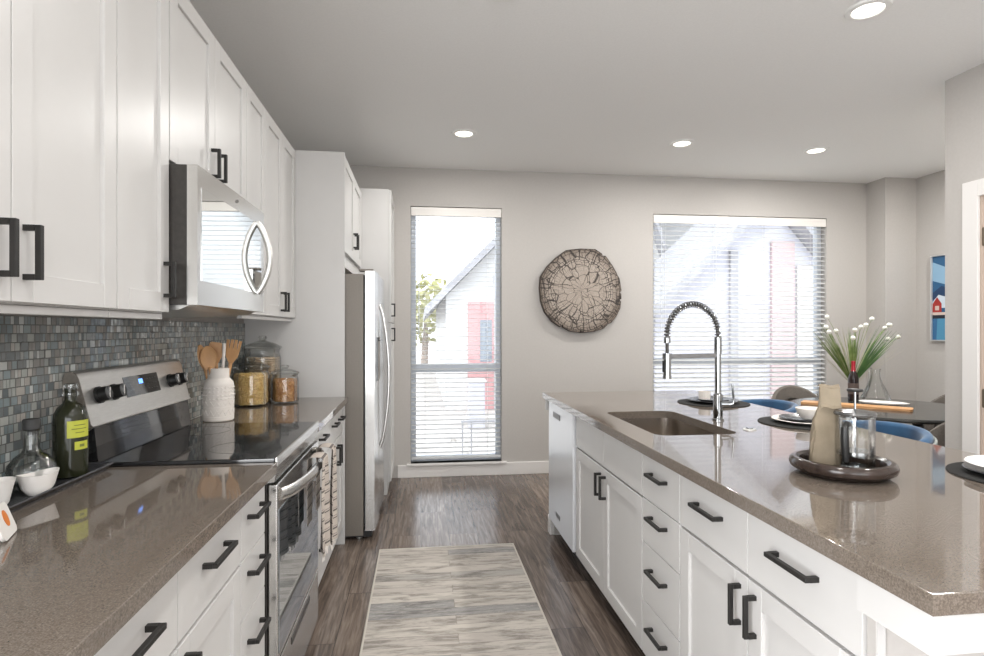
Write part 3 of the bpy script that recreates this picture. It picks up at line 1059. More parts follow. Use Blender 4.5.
# towel hung over the oven handle
tw = thing('kitchen_towel', 'tan and dark striped fringed towel hanging over the oven handle', 'towel', (-.398, 2.36, .80), 0)
b = BM()
def towel_leaf(b, y0, y1, zlow, xoff, ph):
    rows = []
    for j in range(25):
        t = j / 24
        z = .018 - (.018 + zlow) * t
        row = []
        for i in range(17):
            s = i / 16
            pin = .55 + .45 * min(1, t * 2.5)
            y = (y0 + y1) / 2 + (s - .5) * (y1 - y0) * pin
            x = xoff + .012 * math.sin(s * 9 + ph + t) * (.4 + .6 * t)
            row.append((x, y, z))
        rows.append(row)
    sheet(b, rows)
towel_leaf(b, -.20, -.02, .33, .033, 0)
towel_leaf(b, .0, .16, .36, .036, 1.7)
solid(b, .003)
obj('cloth', b, 'towel', tw)
b = BM()
for i in range(15):
    s = -.19 + .165 * i / 14
    tube(b, [(.034, s, -.325), (.036 + .004 * math.sin(i), s + .003 * math.sin(3 * i), -.352)], .002, 4)
    s = .008 + .145 * i / 14
    tube(b, [(.036, s, -.355), (.037 + .004 * math.sin(i), s + .003 * math.cos(3 * i), -.385)], .002, 4)
obj('fringe', b, 'cream', tw)
b = BM()
for y0, y1 in ((-.15, -.06), (.04, .12)):
    rows = []
    for j in range(9):
        a = PI * j / 8
        rows.append([(.004 + .031 * math.cos(a), y0 + (y1 - y0) * i / 6, .018 + .012 * math.sin(a)) for i in range(7)])
    sheet(b, rows)
    sheet(b, [[(-.027, y0 + (y1 - y0) * i / 6, .018 - .25 * j / 4) for i in range(7)] for j in range(5)])
solid(b, .002)
obj('fold', b, 'towel', tw)

# ---- over-the-range microwave
r = thing('microwave', 'stainless over-the-range microwave under the short wall cabinet', 'microwave', (-.702, 1.824, 1.385), R(90))
MW, MH = .734, .425
b = BM(); box(b, 0, MW, .0, .335, 0, MH, .003); obj('case', b, 'dark_case', r)
b = BM()
n = 10
poly = [(0, .0)] + [(MW * i / n, -.030 - .002 * math.sin(PI * i / n)) for i in range(n + 1)] + [(MW, .0)]
prism(b, poly, lambda p, q: (p, q, .0), lambda p, q: (p, q, MH)); md = obj('door', b, 'steel', r, angle=25)
b = BM()
def mwpt(x, z, o):
    return (x, -.030 - .002 * math.sin(PI * x / MW) - o, z)
rows0, rows1 = [], []
grid = [[mwpt(.03 + (MW - .075) * i / 12, .075 + (.362 - .075) * j, .0015) for i in range(13)] for j in (0, 1)]
sheet(b, grid)
solid(b, .0012)
obj('window', b, 'mirror_glass', md)
b = BM()
hp = []
for i in range(21):
    t = i / 20
    hp.append(mwpt(MW - .11, .075 + .29 * t, .002 + .05 * math.sin(PI * t) ** .8))
tube(b, hp, .0125, 12, True, .8); obj('handle', b, 'steel_dull', md)
b = BM(); p = mwpt(MW * .50, .395, .0005)
pts = [(p[0] + .012 * math.cos(2 * PI * i / 24), p[1] - .0008, p[2] + .005 * math.sin(2 * PI * i / 24) + .003 * math.cos(2 * PI * i / 24)) for i in range(25)]
tube(b, pts, .0009, 6); obj('oval_emblem', b, 'dark_case', md)
b = BM(); prism(b, [(.0, .0), (.30, .0), (.30, -.028), (.03, -.014)], lambda p, q: (.02, p, q), lambda p, q: (MW - .02, p, q)); obj('underside_vent', b, 'steel_dull', r)

# ================================================================== RUG
rg = thing('runner_rug', 'pale grey distressed plank-pattern runner rug on the aisle floor', 'rug', (.157, 2.28, .001))
b = BM(); box(b, -.395, .395, -1.14, 1.14, 0, .009, .003); obj('pile', b, 'rug', rg)
b = BM()
for q in ((-.402, -.392, -1.146, 1.146), (.392, .402, -1.146, 1.146), (-.402, .402, 1.138, 1.146), (-.402, .402, -1.146, -1.138)):
    box(b, q[0], q[1], q[2], q[3], 0, .0102, .002, 1)
obj('binding', b, 'rug_edge', rg)

# ================================================================== WALL DECOR
sl = thing('wood_slice_decor', 'round cracked wood slice hanging on the wall between the windows', 'wall decor', (1.443, 5.06, 1.667))
outline = [(0, .378), (.12, .375), (.135, .376), (.20, .335), (.205, .318), (.235, .315), (.30, .225), (.335, .165), (.345, .14), (.365, .11), (.378, .03),
           (.382, 0), (.368, -.018), (.380, -.03), (.382, -.075), (.366, -.085), (.378, -.10), (.372, -.16), (.335, -.235), (.285, -.295), (.255, -.305), (.215, -.345),
           (.13, -.375), (.03, -.385), (.005, -.385), (.0, -.36), (-.008, -.385), (-.10, -.372), (-.165, -.34), (-.17, -.31), (-.19, -.335),
           (-.265, -.285), (-.335, -.20), (-.370, -.10), (-.380, .02), (-.372, .12), (-.31, .215), (-.225, .30), (-.14, .36), (-.06, .372)]
b = BM()
cf = b.verts.new((0, -.022, 0))
fr = [b.verts.new((x * .99, -.02, z * .99)) for x, z in outline]
bk = [b.verts.new((x, .038, z)) for x, z in outline]
rim = [b.verts.new((x * 1.005, -.012, z * 1.005)) for x, z in outline]
n = len(outline)
for i in range(n):
    j = (i + 1) % n
    b.faces.new((cf, fr[j], fr[i]))
obj('end_grain_face', b, 'slice', sl, False)
b = BM()
fr = [b.verts.new((x * .99, -.0198, z * .99)) for x, z in outline]
rim = [b.verts.new((x * 1.005, -.012, z * 1.005)) for x, z in outline]
bk = [b.verts.new((x, .038, z)) for x, z in outline]
for i in range(n):
    j = (i + 1) % n
    b.faces.new((fr[i], fr[j], rim[j], rim[i])); b.faces.new((rim[i], rim[j], bk[j], bk[i]))
b.faces.new(bk)
obj('bark_rim', b, 'bark', sl, False)

pa = thing('framed_picture', 'narrow silver framed picture of a red house by blue water on the dining wall', 'picture', (XR - .001, 4.42, 1.204))
PH, PY = .781, .273
b = BM()
for q in ((-PY, -PY + .012, 0, PH), (PY - .012, PY, 0, PH), (-PY + .012, PY - .012, 0, .012), (-PY + .012, PY - .012, PH - .012, PH)):
    box(b, -.03, 0, q[0], q[1], q[2], q[3], .001, 1)
obj('frame', b, mat('silver_frame', (.62, .62, .62), .35, .6), pa)
cols = [mat('print_%d' % i, c, .35) for i, c in enumerate([(.02, .10, .22), (.25, .42, .58), (.01, .04, .11), (.55, .62, .70), (.36, .025, .02), (.62, .50, .45), (.008, .012, .025), (.03, .13, .28), (.07, .26, .42)])]
b = BM()
def patch(poly, mi, d):
    vs = [b.verts.new((-.014 - d, -y, z)) for y, z in poly]
    f = b.faces.new(vs); f.material_index = mi
i0, i1 = -PY + .012, PY - .012
patch([(i0, .25), (i1, .25), (i1, PH - .012), (i0, PH - .012)], 0, 0)
patch([(i0, .55), (-.1, .50), (.1, .62), (i1, .55), (i1, .70), (.05, .74), (-.12, .66), (i0, .72)], 1, .0003)
patch([(i0, .44), (-.17, .50), (-.08, .46), (.02, .53), (.14, .47), (i1, .52), (i1, .38), (i0, .38)], 2, .0006)
patch([(i0, .36), (-.2, .42), (-.1, .39), (.02, .43), (.12, .39), (i1, .43), (i1, .30), (i0, .30)], 3, .0009)
for yc, s in ((-.215, 1.0), (-.05, 1.15), (.12, .9), (.215, .8)):
    patch([(yc - .045 * s, .26), (yc + .045 * s, .26), (yc + .045 * s, .34), (yc, .34 + .06 * s), (yc - .045 * s, .34)], 4, .0012)
    patch([(yc - .02 * s, .28), (yc + .02 * s, .28), (yc + .02 * s, .32), (yc - .02 * s, .32)], 5, .0015)
patch([(i0, .235), (i1, .235), (i1, .262), (i0, .262)], 5, .0016)
patch([(i0, .205), (i1, .205), (i1, .237), (i0, .237)], 6, .0018)
patch([(i0, .012), (i1, .012), (i1, .207), (i0, .207)], 7, .0014)
patch([(i0 + .04, .012), (i0 + .16, .012), (i0 + .14, .207), (i0 + .05, .207)], 8, .0017)
bmesh.ops.reverse_faces(b, faces=b.faces)
me = obj('print', b, cols, pa, False)

# ================================================================== LEFT COUNTER ITEMS
ZK = .9005
ty = thing('serving_tray', 'black rectangular tray under the bottles on the left counter', 'tray', (-.966, 1.575, ZK))
b = BM()
out_ = rrect(-.058, .058, -.22, .22, .012, 4)
levels = [(.0, .0), (.0, .004), (.010, .016), (.008, .019), (-.004, .007)]
rs = []
for gx, z in levels:
    rs.append([b.verts.new((x * (1 + gx / .058), y * (1 + gx * 1.8 / .22), z)) for x, y in out_])
for a, c in zip(rs, rs[1:]):
    for i in range(len(a)):
        j = (i + 1) % len(a)
        b.faces.new((a[i], a[j], c[j], c[i]))
b.faces.new(rs[0]); b.faces.new(rs[-1])
obj('dish', b, 'plate_dark', ty)
ZTR = ZK + .0075

ob = thing('oil_bottle', 'dark green oil bottle with yellow labels on the black tray', 'bottle', (-.957, 1.70, ZTR))
ob.scale = (.85, .85, .92)
b = BM(); lathe(b, [(0, 0), (.044, 0), (.048, .004), (.048, .165), (.046, .185), (.036, .205), (.022, .218), (.0175, .228), (.0165, .255), (.0165, .262), (.0, .262)], 36); obj('body', b, 'oil', ob)
b = BM(); lathe(b, [(.0166, .236), (.023, .238), (.024, .244), (.023, .249), (.0166, .251)], 24); lathe(b, [(.0168, .256), (.019, .256), (.0205, .262), (.0205, .272), (.0175, .275), (.0155, .272), (.0155, .2625), (.0, .2625)], 24); obj('neck_ring', b, 'glass_grey', ob)
def wrap(par, name, r_, a0, a1, z0, z1, m_):
    b = BM()
    sheet(b, [[(r_ * math.cos(R(a0 + (a1 - a0) * i / 12)), r_ * math.sin(R(a0 + (a1 - a0) * i / 12)), z) for i in range(13)] for z in (z0, z1)])
    solid(b, .0006)
    return obj(name, b, m_, par)
lb = wrap(ob, 'label', .0487, -72, 12, .118, .168, 'label_y')
b = BM()
for z, a0, a1 in ((.155, -50, -10), (.144, -58, -5), (.133, -46, -14)):
    sheet(b, [[(.0496 * math.cos(R(a0 + (a1 - a0) * i / 8)), .0496 * math.sin(R(a0 + (a1 - a0) * i / 8)), zz) for i in range(9)] for zz in (z - .0012, z + .0012)])
obj('print_lines', b, 'ink', lb)
lb = wrap(ob, 'small_label', .0487, -48, 4, .082, .106, 'label_y')
b = BM()
for z, a0, a1 in ((.094, -32, -14),):
    sheet(b, [[(.0496 * math.cos(R(a0 + (a1 - a0) * i / 8)), .0496 * math.sin(R(a0 + (a1 - a0) * i / 8)), zz) for i in range(9)] for zz in (z - .004, z + .004)])
obj('print_lines', b, 'ink', lb)

dc = thing('decanter', 'round clear glass bottle with a black stopper on the tray', 'bottle', (-.982, 1.582, ZTR))
b = BM(); lathe(b, [(0, .0), (.03, .0), (.046, .012), (.053, .035), (.050, .06), (.036, .08), (.022, .09), (.0175, .10), (.0175, .145), (.021, .148), (.018, .148), (.0145, .143), (.0145, .10),
                    (.02, .088), (.034, .078), (.048, .058), (.0505, .035), (.044, .014), (.028, .004), (0, .004)], 32); obj('body', b, 'decanter_glass', dc)
b = BM(); lathe(b, [(0, .135), (.0135, .135), (.0145, .149), (.019, .150), (.019, .172), (.017, .175), (0, .175)], 24); obj('stopper', b, 'cork', dc)

bo = thing('boat_bowl', 'small white boat-shaped bowl at the front of the tray', 'bowl', (-.930, 1.522, ZTR), R(66))
b = BM()
rs = []
for hx, hy, z, lift in ((.022, .018, 0, 0), (.036, .026, .018, .0), (.047, .030, .052, .003), (.0445, .0275, .052, .003), (.033, .023, .02, .0), (.02, .014, .005, 0)):
    rs.append([b.verts.new((hx * math.cos(a), hy * math.sin(a), z - lift + 2 * lift * abs(math.sin(a + PI / 2)) ** 2 * .9)) for a in [2 * PI * i / 32 for i in range(32)]])
for a, c in zip(rs, rs[1:]):
    for i in range(32):
        j = (i + 1) % 32
        b.faces.new((a[i], a[j], c[j], c[i]))
b.faces.new(rs[0]); b.faces.new(rs[-1])
obj('bowl', b, 'ceramic', bo)

cu = thing('cup', 'white flared cup at the left edge of the counter tray', 'cup', (-.955, 1.43, ZTR))
cu.scale = (.75, .75, .95)
b = BM(); lathe(b, [(0, 0), (.018, 0), (.024, .008), (.034, .045), (.040, .062), (.038, .062), (.031, .045), (.02, .008), (0, .005)], 28); obj('body', b, 'ceramic', cu)

cd = thing('recipe_card', 'white rounded card with an orange spot leaning at the left edge of the counter', 'card', (-.83, 1.235, ZK), R(20))
b = BM()
poly = rrect(-.05, .035, 0, .062, .012, 5)
prism(b, poly, lambda p, q: (.02 - q * .35, p, q), lambda p, q: (.026 - q * .35, p, q + .002)); obj('board', b, 'ceramic', cd)
b = BM(); poly = [(.0 + .012 * math.cos(2 * PI * i / 16), .034 + .016 * math.sin(2 * PI * i / 16)) for i in range(16)]
prism(b, poly, lambda p, q: (.0262 - q * .35, p, q + .002), lambda p, q: (.027 - q * .35, p, q + .002)); obj('orange_mark', b, 'orange', cd)

# ---- utensil crock with wooden tools
CK = (-.905, 2.70, ZK)
ck = thing('utensil_crock', 'cream patterned ceramic crock holding wooden utensils beyond the range', 'crock', CK)
b = BM()
lathe(b, [(0, 0), (.066, 0), (.072, .005), (.073, .012), (.073, .165), (.069, .183), (.055, .196), (.051, .203), (.051, .243), (.049, .246), (.044, .246), (.044, .20), (.062, .175), (.064, .02), (0, .014)], 48)
obj('body', b, 'cream', ck)
b = BM()
for k in range(24):
    a = 2 * PI * k / 24
    for j in range(4):
        lathe(b, [(0, .004), (.005, .002), (.0065, 0)], 6, (.0725 * math.cos(a), .0725 * math.sin(a), .105 + .017 * j))
for k in range(16):
    a0 = 2 * PI * k / 16
    a1 = 2 * PI * (k + .5) / 16
    a2 = 2 * PI * (k + 1) / 16
    for z0, z1 in ((.03, .055), (.075, .095)):
        tube(b, [(.073 * math.cos(a0), .073 * math.sin(a0), z0), (.0735 * math.cos(a1), .0735 * math.sin(a1), z1), (.073 * math.cos(a2), .073 * math.sin(a2), z0)], .0018, 5)
for z in (.066, .022, .178 - .08 + .002):
    tube(b, [(.073 * math.cos(2 * PI * i / 48), .073 * math.sin(2 * PI * i / 48), z) for i in range(49)], .0014, 5, False)
obj('relief_pattern', b, 'cream', ck)
ck.scale = (.88, .88, .96)

def utensil(name, label, lean, az, twist, kind, m_='spoon', L=.30):
    o = thing(name, label, 'utensil', (CK[0] + .012 * math.cos(az), CK[1] + .012 * math.sin(az), CK[2] + .02), 0, 'wooden utensils in the cream crock')
    o.rotation_euler = Matrix.Rotation(az, 3, 'Z').to_4x4().to_euler()
    q = Matrix.Rotation(az, 4, 'Z') @ Matrix.Rotation(lean, 4, 'Y') @ Matrix.Rotation(-az + twist, 4, 'Z')
    o.rotation_euler = q.to_euler()
    b = BM(); tube(b, [(0, 0, 0), (0, 0, L * .6), (0, 0, L * .78)], [.0055, .006, .008], 10); obj('handle', b, m_, o)
    if kind == 'spoon':
        b = BM()
        prof = []
        rows = []
        for j in range(13):
            t = j / 12
            hw = .029 * math.sin(PI * min(1, t * .93 + .06)) ** .7 + .004
            rows.append([(hw * (i / 6 - 1), .006 * (1 - (i / 6 - 1) ** 2) * math.sin(PI * t) - .002, L * .74 + .105 * t) for i in range(13)])
        sheet(b, rows); solid(b, .005); obj('bowl', b, m_, o)
    elif kind == 'fork':
        b = BM()
        poly = [(-.008, 0), (-.026, .03), (-.03, .06), (-.034, .105), (-.022, .105), (-.020, .065), (-.016, .065), (-.014, .108), (-.003, .108), (-.002, .066),
                (.002, .066), (.003, .108), (.014, .108), (.016, .065), (.02, .065), (.022, .105), (.034, .105), (.03, .06), (.026, .03), (.008, 0)]
        prism(b, poly, lambda p, q_: (p, -.003, q_ + L * .76), lambda p, q_: (p, .003, q_ + L * .76)); obj('tines', b, m_, o, False)
    elif kind == 'spatula':
        b = BM()
        poly = [(-.007, 0), (-.024, .03), (-.027, .09), (-.02, .10), (.02, .094), (.027, .086), (.024, .03), (.007, 0)]
        prism(b, poly, lambda p, q_: (p, -.003, q_ + L * .76), lambda p, q_: (p, .003, q_ + L * .76)); obj('blade', b, m_, o, False)
    return o
utensil('wooden_spoon', 'wooden spoon standing at the far left of the crock', R(11), R(200), R(80), 'spoon', L=.30)
utensil('wooden_spoon', 'wooden spoon facing front left in the crock', R(8), R(235), R(20), 'spoon', L=.29)
utensil('wooden_spatula', 'wooden spatula at the back centre of the crock', R(3), R(130), R(10), 'spatula', L=.31)
utensil('wooden_fork', 'wooden slotted fork leaning right in the crock', R(9), R(20), R(-5), 'fork', L=.315)
utensil('whisk_handle', 'thin pale handle standing between the wooden spoons in the crock', R(3), R(-20), 0, 'rod', 'cream', .42)

# ---- glass jars with contents
def jar(x, y, rad, h, lidh, label, name_c, label_c, cat_c, fill_m, kind, fill):
    j = thing('glass_jar', label, 'jar', (x, y, ZK), 0, 'glass storage jars on the counter')
    b = BM()
    t = .0035
    lathe(b, [(0, 0), (rad * .92, 0), (rad, .008), (rad, h * .80), (rad * .94, h * .88), (rad * .90, h * .93), (rad * .97, h), (rad * .97 - t, h), (rad * .90 - t, h * .93),
              (rad * .94 - t, h * .88), (rad - t, h * .80), (rad - t, .01), (0, .008)], 40)
    obj('body', b, 'glass', j)
    b = BM()
    k = .018 + rad * .06
    lathe(b, [(0, h + .0015), (rad * 1.02, h + .0015), (rad * 1.04, h + .006), (rad * 1.0, h + .012), (rad * .6, h + lidh * .42), (rad * .22, h + lidh * .58), (rad * .16, h + lidh * .64), (k * .85, h + lidh * .70),
              (k, h + lidh * .84), (k * .8, h + lidh * .97), (0, h + lidh)], 40)
    obj('lid', b, 'glass_grey', j)
    # contents
    b = BM()
    rr = rad - .0065
    H = h * fill
    rnd = random.Random(int(rad * 1e4))
    if kind == 'cracker':
        z = .012
        while z < H:
            for q in range(11):
                a = 2 * PI * q / 11 + z * 90
                R_ = .034
                cx, cy = (rr - R_) * math.cos(a), (rr - R_) * math.sin(a)
                lathe(b, [(0, .0), (R_ * .96, 0), (R_, .003), (R_ * .96, .006), (0, .006)], 14, (cx, cy, z + .004 * (q % 2)))
            z += .0125
        lathe(b, [(0, .01), (rr - .04, .01), (rr - .04, H), (0, H)], 20)
    else:
        lathe(b, [(0, .010), (rr - .010, .010), (rr - .010, H - .012), (rr * .5, H - .006), (0, H - .004)], 36)
        N = 620 if rad > .09 else 420
        for q in range(N):
            a = rnd.uniform(0, 2 * PI)
            top = rnd.random() < .14
            r0 = math.sqrt(rnd.random()) * (rr - .010) if top else rr - .0095
            z = H - .007 if top else rnd.uniform(.015, H - .01)
            c = Vector((r0 * math.cos(a), r0 * math.sin(a), z))
            up = Vector((0, 0, 1)); tang = Vector((-math.sin(a), math.cos(a), 0)); rad_v = Vector((math.cos(a), math.sin(a), 0))
            an = rnd.uniform(0, PI)
            u = (tang * math.cos(an) + (up if not top else rad_v) * math.sin(an))
            ou = up if top else rad_v
            if kind == 'pasta':
                s = .010
                tube(b, [c - u * s, c + ou * .005, c + u * s], .0042, 6)
            else:
                s = rnd.uniform(.006, .010)
                v = u.cross(ou)
                p = [c + ou * .004 + u * s, c + ou * .002 + v * s * .8, c + ou * .005 - u * s, c + ou * .003 - v * s * .8]
                vs = [b.verts.new(k_) for k_ in p]; tp = b.verts.new(c + ou * .0075); bt = b.verts.new(c - ou * .006)
                for i in range(4):
                    b.faces.new((vs[i], vs[(i + 1) % 4], tp)); b.faces.new((vs[(i + 1) % 4], vs[i], bt))
    o = obj(name_c, b, fill_m, None, True, 50, (x, y, ZK + .0005))
    tag(o, label_c, cat_c, None, 'stuff')
jar(-.912, 3.22, .095, .20, .06, 'medium lidded glass jar of yellow pasta beside the crock', 'dry_pasta', 'yellow dry pasta filling the medium glass jar', 'pasta', 'pasta', 'pasta', .86)
jar(-.758, 3.32, .075, .16, .052, 'smallest lidded glass jar, of brown granola, at the right', 'granola', 'brown granola filling the smallest glass jar', 'granola', 'granola', 'granola', .84)
jar(-.914, 3.452, .103, .30, .075, 'largest lidded glass jar, of stacked round crackers, behind the other two', 'crackers', 'stacked round crackers inside the largest glass jar', 'crackers', 'cracker', 'cracker', .80)

# ================================================================== ISLAND ITEMS
tr = thing('round_tray', 'dark wooden round tray with thick rim on the island', 'tray', (1.189, 1.487, ZK))
b = BM(); lathe(b, [(0, 0), (.09, 0), (.112, .004), (.131, .016), (.135, .026), (.133, .036), (.126, .043), (.116, .044), (.107, .038), (.103, .026), (.102, .014)], 56); obj('rim', b, 'tray_wood', tr)
b = BM(); lathe(b, [(0, .012), (.1025, .013)], 56); obj('well', b, 'tray_in', tr)
ZTY = ZK + .013

bg_ = thing('coffee_bag', 'folded brown kraft paper coffee bag standing on the round tray', 'bag', (1.172, 1.535, ZTY), R(-30))
bg_.scale = (.92, 1, 1.2)
b = BM()
rows = []
prof = ((0, .040, .029, 0, 0), (.004, .042, .031, 0, 0), (.03, .0415, .030, 0, 0), (.06, .040, .029, 0, .001), (.085, .037, .025, .001, .003), (.108, .036, .021, .002, .004), (.124, .032, .014, .003, .007),
        (.14, .028, .007, .005, .010), (.165, .0265, .0045, .006, .012), (.186, .027, .0045, .004, .012), (.192, .027, .005, -.003, .012), (.190, .027, .0045, -.010, .012))
for z, hw, hd, oy, ox in prof:
    ring_ = []
    K = 40
    for i in range(K):
        a = 2 * PI * i / K
        ca, sa = math.cos(a), math.sin(a)
        x = hw * math.copysign(abs(ca) ** .28, ca)
        y = hd * math.copysign(abs(sa) ** .28, sa)
        w_ = .0034 * math.sin(6 * a + z * 110) * math.sin(z * 60 + 2 * a) if .01 < z < .13 else 0
        ring_.append(b.verts.new((x + ox + w_, y + oy + w_, z)))
    rows.append(ring_)
for a, c in zip(rows, rows[1:]):
    for i in range(K):
        j = (i + 1) % K
        b.faces.new((a[i], a[j], c[j], c[i]))
b.faces.new(rows[0]); b.faces.new(rows[-1])
obj('pouch', b, 'bag', bg_, angle=20)
b = BM()
sheet(b, [[(.012 - .0275 + .055 * i / 8 + dx, y, z + .002 * math.sin(i)) for i in range(9)] for y, z, dx in ((.010, .192, -.004), (-.004, .1965, -.001), (-.015, .189, 0), (-.018, .168, .002), (-.020, .148, .003), (-.026, .142, .004))])
solid(b, .0014)
obj('folded_top', b, 'bag', bg_)

fp = thing('french_press', 'glass french press coffee maker with black handle on the round tray', 'coffee press', (1.214, 1.468, ZTY), R(-2))
b = BM(); lathe(b, [(0, 0), (.047, 0), (.049, .003), (.049, .150), (.051, .155), (.049, .155), (.0465, .150), (.0465, .005), (0, .003)], 40); obj('beaker', b, 'glass', fp)
b = BM(); lathe(b, [(0, .156), (.052, .156), (.053, .160), (.050, .166), (.02, .171), (.008, .172), (0, .172)], 40); obj('lid', b, 'press_lid', fp)
b = BM(); tube(b, [(0, 0, .045), (0, 0, .225)], .0028, 8); pl = obj('plunger_rod', b, 'chrome', fp)
b = BM(); lathe(b, [(0, .222), (.019, .222), (.021, .225), (.019, .229), (0, .231)], 28); obj('plunger_knob', b, 'black', pl)
b = BM(); lathe(b, [(0, .045), (.044, .043), (.0455, .048), (.044, .056), (.0, .052)], 36); obj('filter', b, 'press_lid', fp)
b = BM(); lathe(b, [(.0493, .0), (.051, .0), (.051, .012), (.0493, .012)], 40); obj('band', b, 'chrome', fp)
b = BM()
ha = R(215)
def hpnt(rr, z):
    return (rr * math.cos(ha), rr * math.sin(ha), z)
tube(b, [hpnt(.047, .135), hpnt(.066, .138), hpnt(.078, .128), hpnt(.079, .10), hpnt(.075, .07), hpnt(.072, .035)], [.007, .008, .0095, .0105, .0105, .008], 12); obj('handle', b, 'black', fp)

def placemat(name, x, y, label):
    m_ = thing(name, label, 'placemat', (x, y, ZK), 0, 'round black placemats on the island')
    b = BM(); lathe(b, [(0, 0), (.188, 0), (.19, .002), (.188, .004), (0, .004)], 56); obj('woven_disc', b, 'mat_black', m_)
PM = [(1.615, 3.0), (1.665, 2.30), (1.67, 1.37)]
placemat('placemat', *PM[0], 'round black placemat behind the faucet, at the far end of the island')
placemat('placemat', *PM[1], 'round black placemat partly behind the coffee bag')
placemat('placemat', *PM[2], 'round black placemat at the right edge of the photo')
def plate(x, y, z, rad, label, m_, h=.014, grp='plates on the island placemats'):
    p = thing('plate', label, 'plate', (x, y, z), 0, grp)
    b = BM(); lathe(b, [(0, 0), (rad * .6, 0), (rad * .66, .003), (rad * .97, h), (rad, h), (rad * .98, h + .0025), (rad * .66, .006), (0, .005)], 48); obj('plate', b, m_, p)
    return p
def bowl(x, y, z, rad, h, label, m_):
    p = thing('bowl', label, 'bowl', (x, y, z))
    b = BM(); lathe(b, [(0, 0), (rad * .45, 0), (rad * .7, h * .2), (rad * .95, h * .8), (rad, h), (rad * .96, h), (rad * .9, h * .78), (rad * .66, h * .25), (0, h * .1)], 40); obj('bowl', b, m_, p)
zz = ZK + .0043
plate(*PM[0], zz, .135, 'charcoal dinner plate behind the faucet', 'plate_dark')
plate(*PM[0], zz + .0065, .105, 'small charcoal plate stacked under the white cup', 'plate_dark')
cp = thing('cup', 'small white cup on the plates behind the faucet', 'cup', (PM[0][0] - .045, PM[0][1] + .01, zz + .013))
cp.scale = (.85, .85, .95)
b = BM(); lathe(b, [(0, 0), (.032, 0), (.036, .006), (.038, .05), (.0355, .05), (.033, .008), (0, .005)], 32); obj('body', b, 'cream', cp)
plate(*PM[1], zz, .135, 'cream dinner plate on the placemat behind the coffee bag', 'cream')
plate(*PM[1], zz + .0065, .105, 'small charcoal plate on the cream dinner plate', 'plate_dark')
bowl(PM[1][0] + .02, PM[1][1] - .01, zz + .013, .062, .05, 'cream bowl on the small plate behind the coffee bag', 'cream')
plate(PM[2][0] - .03, PM[2][1] + .01, zz, .125, 'charcoal plate on the placemat at the right edge', 'plate_dark')
plate(PM[2][0] - .03, PM[2][1] + .01, zz + .0165, .120, 'white plate on top at the right edge of the photo', 'ceramic')

# ================================================================== STOOLS, TABLE, CHAIRS
def shell_back(b, r0, a0, a1, z0, z1, th, arch=0.0, n=24, flare=.03):
    """curved upholstered back: outer minus inner, rounded top"""
    K = 8
    rows = []
    prof = []
    for j in range(K + 1):
        prof.append((0, j / K))
    for j in range(1, 6):
        t = PI * j / 6
        prof.append((th / 2 - th / 2 * math.cos(t), 1 + .5 * th / (z1 - z0) * math.sin(t)))
    for j in range(K, -1, -1):
        prof.append((th, j / K))
    for i in range(n + 1):
        s = i / n
        a = a0 + (a1 - a0) * s
        top = z0 + (z1 - z0) * (1 - arch + arch * math.sin(PI * s) ** .6)
        row = []
        for o_, h in prof:
            rr = r0 + o_ + flare * h
            row.append((rr * math.cos(a), rr * math.sin(a), z0 + (top - z0) * h))
        rows.append(row)
    vs = [[b.verts.new(p) for p in row] for row in rows]
    m_ = len(prof)
    for A, B in zip(vs, vs[1:]):
        for k in range(m_):
            l = (k + 1) % m_
            b.faces.new((A[k], B[k], B[l], A[l]))
    b.faces.new(vs[0]); b.faces.new(vs[-1][::-1])

def stool(x, y, rz, label):
    r = thing('counter_stool', label, 'stool', (x, y, 0), rz, 'blue velvet stools at the island')
    b = BM(); lathe(b, [(0, .56), (.20, .56), (.222, .575), (.226, .60), (.215, .625), (.17, .637), (0, .64)], 40); obj('seat', b, 'velvet', r)
    b = BM(); shell_back(b, .205, R(-78), R(78), .60, .893, .035, .10, 28, .012); bk = obj('backrest', b, 'velvet', r)
    b = BM(); shell_back(b, .242, R(-76), R(76), .605, .885, .010, .10, 28, .012); obj('back_shell', b, 'velvet_back', bk)
    for sx in (-1, 1):
        for sy in (-1, 1):
            b = BM(); tube(b, [(.14 * sx, .14 * sy, .56), (.20 * sx, .20 * sy, .001)], [.014, .010], 10); obj('leg', b, 'leg_black', r)
    b = BM(); k = .185
    tube(b, [(k, k, .2), (-k, k, .2), (-k, -k, .2), (k, -k, .2), (k, k, .2)], .007, 8); obj('footrest', b, 'leg_black', r)
    return r
s0 = stool(1.80, 2.965, R(-4), 'blue velvet stool at the island, farther from the camera, below the window')
dup(s0, (1.80, 2.165, 0), R(3), 'blue velvet stool at the island behind the french press')

TC = (3.33, 3.73)
tb = thing('dining_table', 'round black dining table beyond the island', 'table', (TC[0], TC[1], 0))
b = BM(); lathe(b, [(0, .722), (.60, .722), (.617, .73), (.62, .737), (.615, .748), (.61, .75), (0, .75)], 72); obj('tabletop', b, 'table', tb)
for k in range(4):
    a = R(35 + 90 * k)
    b = BM(); tube(b, [(.16 * math.cos(a), .16 * math.sin(a), .72), (.42 * math.cos(a), .42 * math.sin(a), .001)], [.032, .02], 12); obj('leg', b, 'leg_black', tb)
b = BM(); lathe(b, [(0, .69), (.2, .69), (.22, .7), (.22, .721), (0, .721)], 32); obj('apron_ring', b, 'leg_black', tb)

